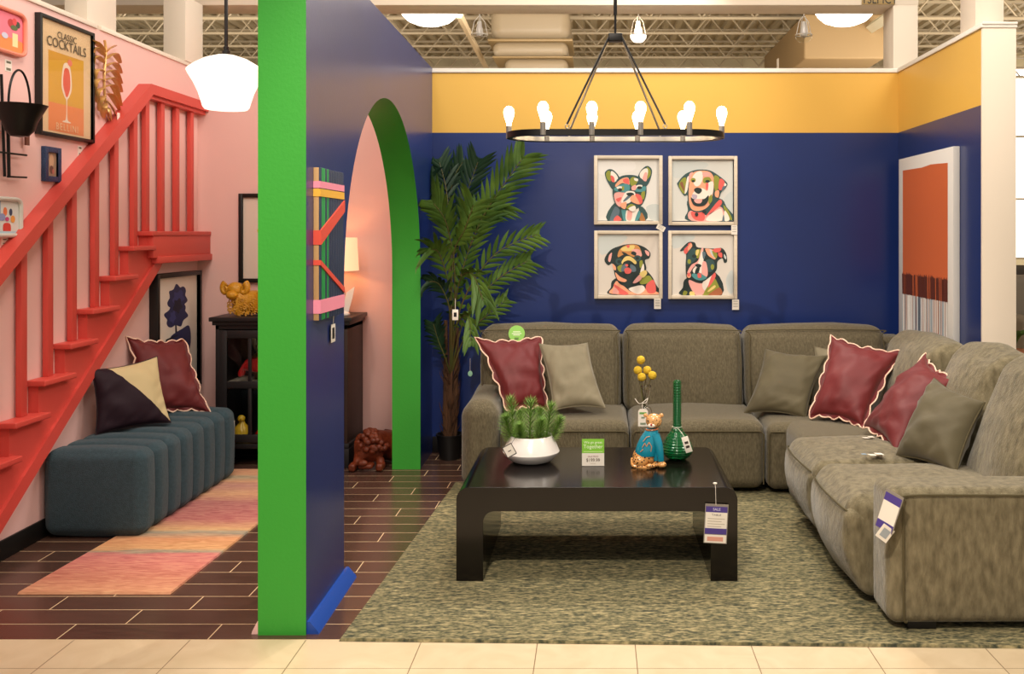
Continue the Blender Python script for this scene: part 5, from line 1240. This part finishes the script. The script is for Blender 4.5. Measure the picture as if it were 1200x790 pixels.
for i in range(n):
    ya = oy0 + (oy1-oy0)*(i+.5)/n; w = (oy1-oy0)/n*.42
    k = random.choice([6, 6, 0, 6]); fr_.add([(X1-.004, ya-w, zdk-.01*random.random()), (X1-.004, ya+w, zdk), (X1-.006, ya+w, zsol+.02*random.random()), (X1-.006, ya-w, zsol)], [(0, 1, 2, 3)], k)
    k = random.choice([1, 2, 3, 4, 5, 1, 5]); e_ = random.random()*.05
    fr_.add([(X1-.003, ya-w, zfr-.03-e_), (X1-.003, ya+w, zfr-.03-e_), (X1-.004, ya+w, zdk), (X1-.004, ya-w, zdk)], [(0, 1, 2, 3)], k)
o = part('fringe', fr_, fm, r, label='multicoloured hanging fringe threads', smooth=0); sol = o.modifiers.new('thick', 'SOLIDIFY'); sol.thickness = .0015

# ================================================================== PALM
r = thing('potted_palm', 'tall artificial palm in a black pot in the blue corner by the arch', 'plant', (-1.05, 6.86, 0))
pb = V((-1.062, 6.86, 0))
part('pot', M().lathe([(0, .001), (.075, .001), (.095, .17), (.10, .17), (.10, .18), (.09, .18), (.085, .15), (0, .15)], 28, tuple(pb)), m_black, r)
tr = M(); 
for (dx, dy, tx_, ty_, tz) in ((0, 0, .01, 0, 1.10), (.03, .01, .05, .02, .95), (-.03, .01, -.03, .0, 1.0)):
    tr.tube(smooth_line([pb+V((dx, dy, .14)), pb+V((dx*1.2+.005, dy, .5)), pb+V((tx_, ty_, tz))], 8), [.024-.0006*i for i in range(17)], 8)
random.seed(5)
for i in range(46):
    a = random.uniform(0, 2*PI); h = random.uniform(.15, .62); R = .03
    b0 = pb+V((R*math.cos(a), R*math.sin(a), h)); b1 = b0+V((.05*math.cos(a), .05*math.sin(a), random.uniform(.08, .2)))
    tr.tube([b0, (b0+b1)/2+V((.01*math.cos(a), .01*math.sin(a), 0)), b1], [.008, .007, .001], 5, flat=.4)
part('trunk', tr, m_bark, r)
def frond(pts, L0, n, mt, droop=.3, wid=.011, seed=0, curl=0, side='both', start=.22):
    random.seed(seed); pts = smooth_line(pts, 14); N_ = len(pts)
    st = M().tube(pts, [.0065*(1-.8*i/(N_-1)) + .001 for i in range(N_)], 6); lf = M()
    fr0 = part('frond_stem', st, m_stem, r)
    # frame
    for i in range(n):
        t = start + (1-start)*i/(n-1); f = t*(N_-1); k = min(int(f), N_-2); p = pts[k].lerp(pts[k+1], f-k)
        tan = (pts[min(k+2, N_-1)] - pts[max(k-1, 0)]).normalized()
        nr = tan.cross(V((0, 1, 0)));  # in-picture perpendicular
        if nr.length < .1: nr = V((1, 0, 0))
        nr.normalize()
        ll = L0 * (math.sin(PI*min(1, .18+.82*(1-(t-start)/(1-start))**.75))**.6 if t < 1 else .2) * random.uniform(.85, 1.1)
        ll = max(ll, L0*.25)
        for s in ((-1, 1) if side == 'both' else ((1,) if side == 'r' else (-1,))):
            d = (tan*1.0 + nr*s*.62 + V((0, -.25*random.uniform(-.6, 1.4), 0))).normalized()
            e0 = p; pp = []; dd = d.copy(); q = p.copy(); steps = 6
            for j in range(steps+1):
                pp.append(q.copy()); q = q + dd*ll/steps; dd = (dd + V((0, 0, -droop/steps*1.6))).normalized()
            for j in range(len(pp)): # keep clear of the walls
                pp[j].y = min(pp[j].y, YB-.012); pp[j].x = max(pp[j].x, -1.205)
            wv = d.cross(V((0, 1, .2))).normalized()
            ws = [.3, .95, 1.2, 1.15, .95, .6, .03]
            vs = []
            for j, a in enumerate(pp):
                w = wid*ws[j]; fold = V((0, .35*w, 0))
                vs += [a - wv*w + fold, a, a + wv*w + fold]
            fs = []
            for j in range(steps): o_ = j*3; fs += [(o_, o_+1, o_+4, o_+3), (o_+1, o_+2, o_+5, o_+4)]
            lf.add(vs, fs)
    part('leaflets', lf, mt, fr0, smooth=180)
def fp(*a): return [P(*x) for x in a]
st0 = (528, 440, 6.86)
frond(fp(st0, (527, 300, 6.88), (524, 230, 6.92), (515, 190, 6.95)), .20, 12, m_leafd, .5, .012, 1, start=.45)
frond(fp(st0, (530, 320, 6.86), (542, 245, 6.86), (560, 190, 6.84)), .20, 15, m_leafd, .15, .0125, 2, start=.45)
frond(fp(st0, (534, 350, 6.75), (562, 262, 6.70), (612, 186, 6.66)), .25, 25, m_leaf, .25, .0135, 3, start=.30)
frond(fp(st0, (540, 360, 6.72), (578, 300, 6.66), (628, 275, 6.62)), .17, 16, m_leaf, .25, .012, 4, start=.28)
frond(fp(st0, (545, 372, 6.76), (580, 330, 6.72), (618, 306, 6.70)), .17, 15, m_leaf, .3, .012, 5, start=.28)
frond(fp(st0, (545, 395, 6.80), (568, 372, 6.80), (592, 352, 6.82)), .13, 11, m_leaf, .25, .011, 6, start=.3)
frond(fp(st0, (533, 330, 6.72), (524, 265, 6.60), (508, 238, 6.52)), .26, 13, m_leaf, .35, .0135, 7, start=.42)
frond(fp(st0, (530, 310, 6.62), (545, 268, 6.50), (555, 240, 6.46)), .24, 12, m_leaf, .6, .013, 8, start=.40)
frond(fp(st0, (528, 350, 6.66), (516, 300, 6.50), (506, 292, 6.42)), .24, 12, m_leaf, .5, .013, 9, start=.40)
frond(fp(st0, (536, 340, 6.68), (552, 320, 6.52), (566, 352, 6.44)), .22, 12, m_leaf, .7, .0125, 10, start=.36)
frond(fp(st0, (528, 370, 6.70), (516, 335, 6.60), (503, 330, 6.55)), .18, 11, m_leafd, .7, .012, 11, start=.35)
frond(fp(st0, (534, 385, 6.70), (548, 370, 6.56), (552, 400, 6.50)), .18, 10, m_leaf, .8, .012, 12, start=.35)
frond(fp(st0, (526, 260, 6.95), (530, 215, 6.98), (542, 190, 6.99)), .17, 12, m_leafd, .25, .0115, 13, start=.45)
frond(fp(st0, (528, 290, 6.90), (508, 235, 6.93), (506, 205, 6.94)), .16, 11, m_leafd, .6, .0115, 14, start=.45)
frond(fp(st0, (536, 300, 6.78), (552, 262, 6.74), (588, 240, 6.72)), .22, 15, m_leaf, .3, .013, 15, start=.4)
frond(fp(st0, (522, 420, 6.75), (514, 400, 6.70), (508, 380, 6.66)), .15, 11, m_leafd, .6, .011, 16, start=.35)
c = P(533.5, 368, 6.40); r = thing('price_tag', 'white tag hanging among the palm fronds', 'tag', c)
part('card', M().box(c.x-.020, c.x+.020, c.y, c.y+.002, c.z-.042, c.z+.03, .0005), m_paper, r); part('dark_print', M().box(c.x-.010, c.x+.010, c.y-.001, c.y, c.z-.02, c.z+.01), m_black, r)
part('cord', M().tube([c+V((0, 0, .03)), P(533.5, 350, 6.42)], .0012, 5), m_paper, r)
c = P(551, 438, 6.6); r = thing('care_tag', 'small green tag dangling from the lowest palm leaf', 'tag', c)
part('card', M().sphere(c, .02, 12, 8, sc=(.8, .15, 1)), C('#8fc0a4'), r); part('cord', M().tube([c+V((0, 0, .02)), P(551, 420, 6.58)], .0012, 5), m_paper, r)
# ================================================================== LIGHT
W = bpy.data.worlds.new('store_ambient'); SC.world = W; W.use_nodes = True
bg = W.node_tree.nodes['Background']; bg.inputs[0].default_value = (1.0, .90, .78, 1); bg.inputs[1].default_value = .46
def area(nm, loc, tgt, size, power, col=(1, .90, .78), sy=None):
    l = bpy.data.lights.new(nm, 'AREA'); l.energy = power; l.size = size; l.color = col
    if sy: l.shape = 'RECTANGLE'; l.size_y = sy
    o = bpy.data.objects.new(nm, l); COL.objects.link(o); o.location = loc
    o.rotation_euler = (V(tgt)-V(loc)).to_track_quat('-Z', 'Y').to_euler(); return o
def spot(nm, loc, tgt, power, ang=60, r=.06, col=(1, .88, .74), blend=.6):
    l = bpy.data.lights.new(nm, 'SPOT'); l.energy = power; l.spot_size = math.radians(ang); l.spot_blend = blend; l.shadow_soft_size = r; l.color = col
    o = bpy.data.objects.new(nm, l); COL.objects.link(o); o.location = loc
    o.rotation_euler = (V(tgt)-V(loc)).to_track_quat('-Z', 'Y').to_euler(); return o
area('hall_strip_light', (0, 1.2, 4.9), (.3, 5, .6), 1.0, 85, sy=3)
area('hall_strip_light', (-1.2, 4.2, 5.2), (1.5, 6, .6), .8, 95, sy=1.8)
area('hall_strip_light', (3.4, 4.0, 5.0), (-.8, 5.6, .9), .8, 90, sy=1.6)
spot('track_spot', (-.7, .9, 4.3), (.1, 4.8, .2), 640, 55, .03)
spot('track_spot', (.4, 7.6, 5.2), (.1, 5.0, .1), 420, 50, .035)
spot('track_spot', (-2.2, 2.6, 4.4), (-2.6, 5.6, .9), 130, 60, .1)
area('partition_sheen_fill', (1.0, 6.4, 4.1), (-1.2, 4.6, 2.3), 1.2, 75, col=(1, .95, .9))  # added unseen lamp, placed only for the pale sheen on the blue partition
spot('track_spot', (-.6, 3.0, 4.5), (2.2, 6.3, 1.8), 190, 45, .05)
area('roof_fill_light', (0, 13, 4.6), (0, 22, 9), 7, 1000, sy=3)  # these added, unseen area lights brighten the roof deck and far wall
area('roof_fill_light', (-9, 18, 3.0), (-9, 24, 9), 6, 620, sy=3)
area('roof_fill_light', (9, 18, 3.0), (8, 26, 8), 6, 750, sy=3)
# ================================================================== CAMERA / VIEW
cd = bpy.data.cameras.new('camera'); cam = bpy.data.objects.new('camera', cd); COL.objects.link(cam)
cam.location = (0, 0, EZ); cam.rotation_euler = (PI/2, 0, 0)
cd.sensor_width = 36; cd.sensor_fit = 'HORIZONTAL'; cd.lens = F*36/1200
cd.shift_x = -(CX-600)/1200; cd.shift_y = -(395-CY)/1200; cd.clip_end = 200; cd.clip_start = .05
SC.camera = cam
vs_ = SC.view_settings; SC.display_settings.display_device = 'sRGB'
vs_.view_transform = 'Standard'; vs_.look = 'None'; vs_.gamma = 1; vs_.use_curve_mapping = False; vs_.exposure = 0.0
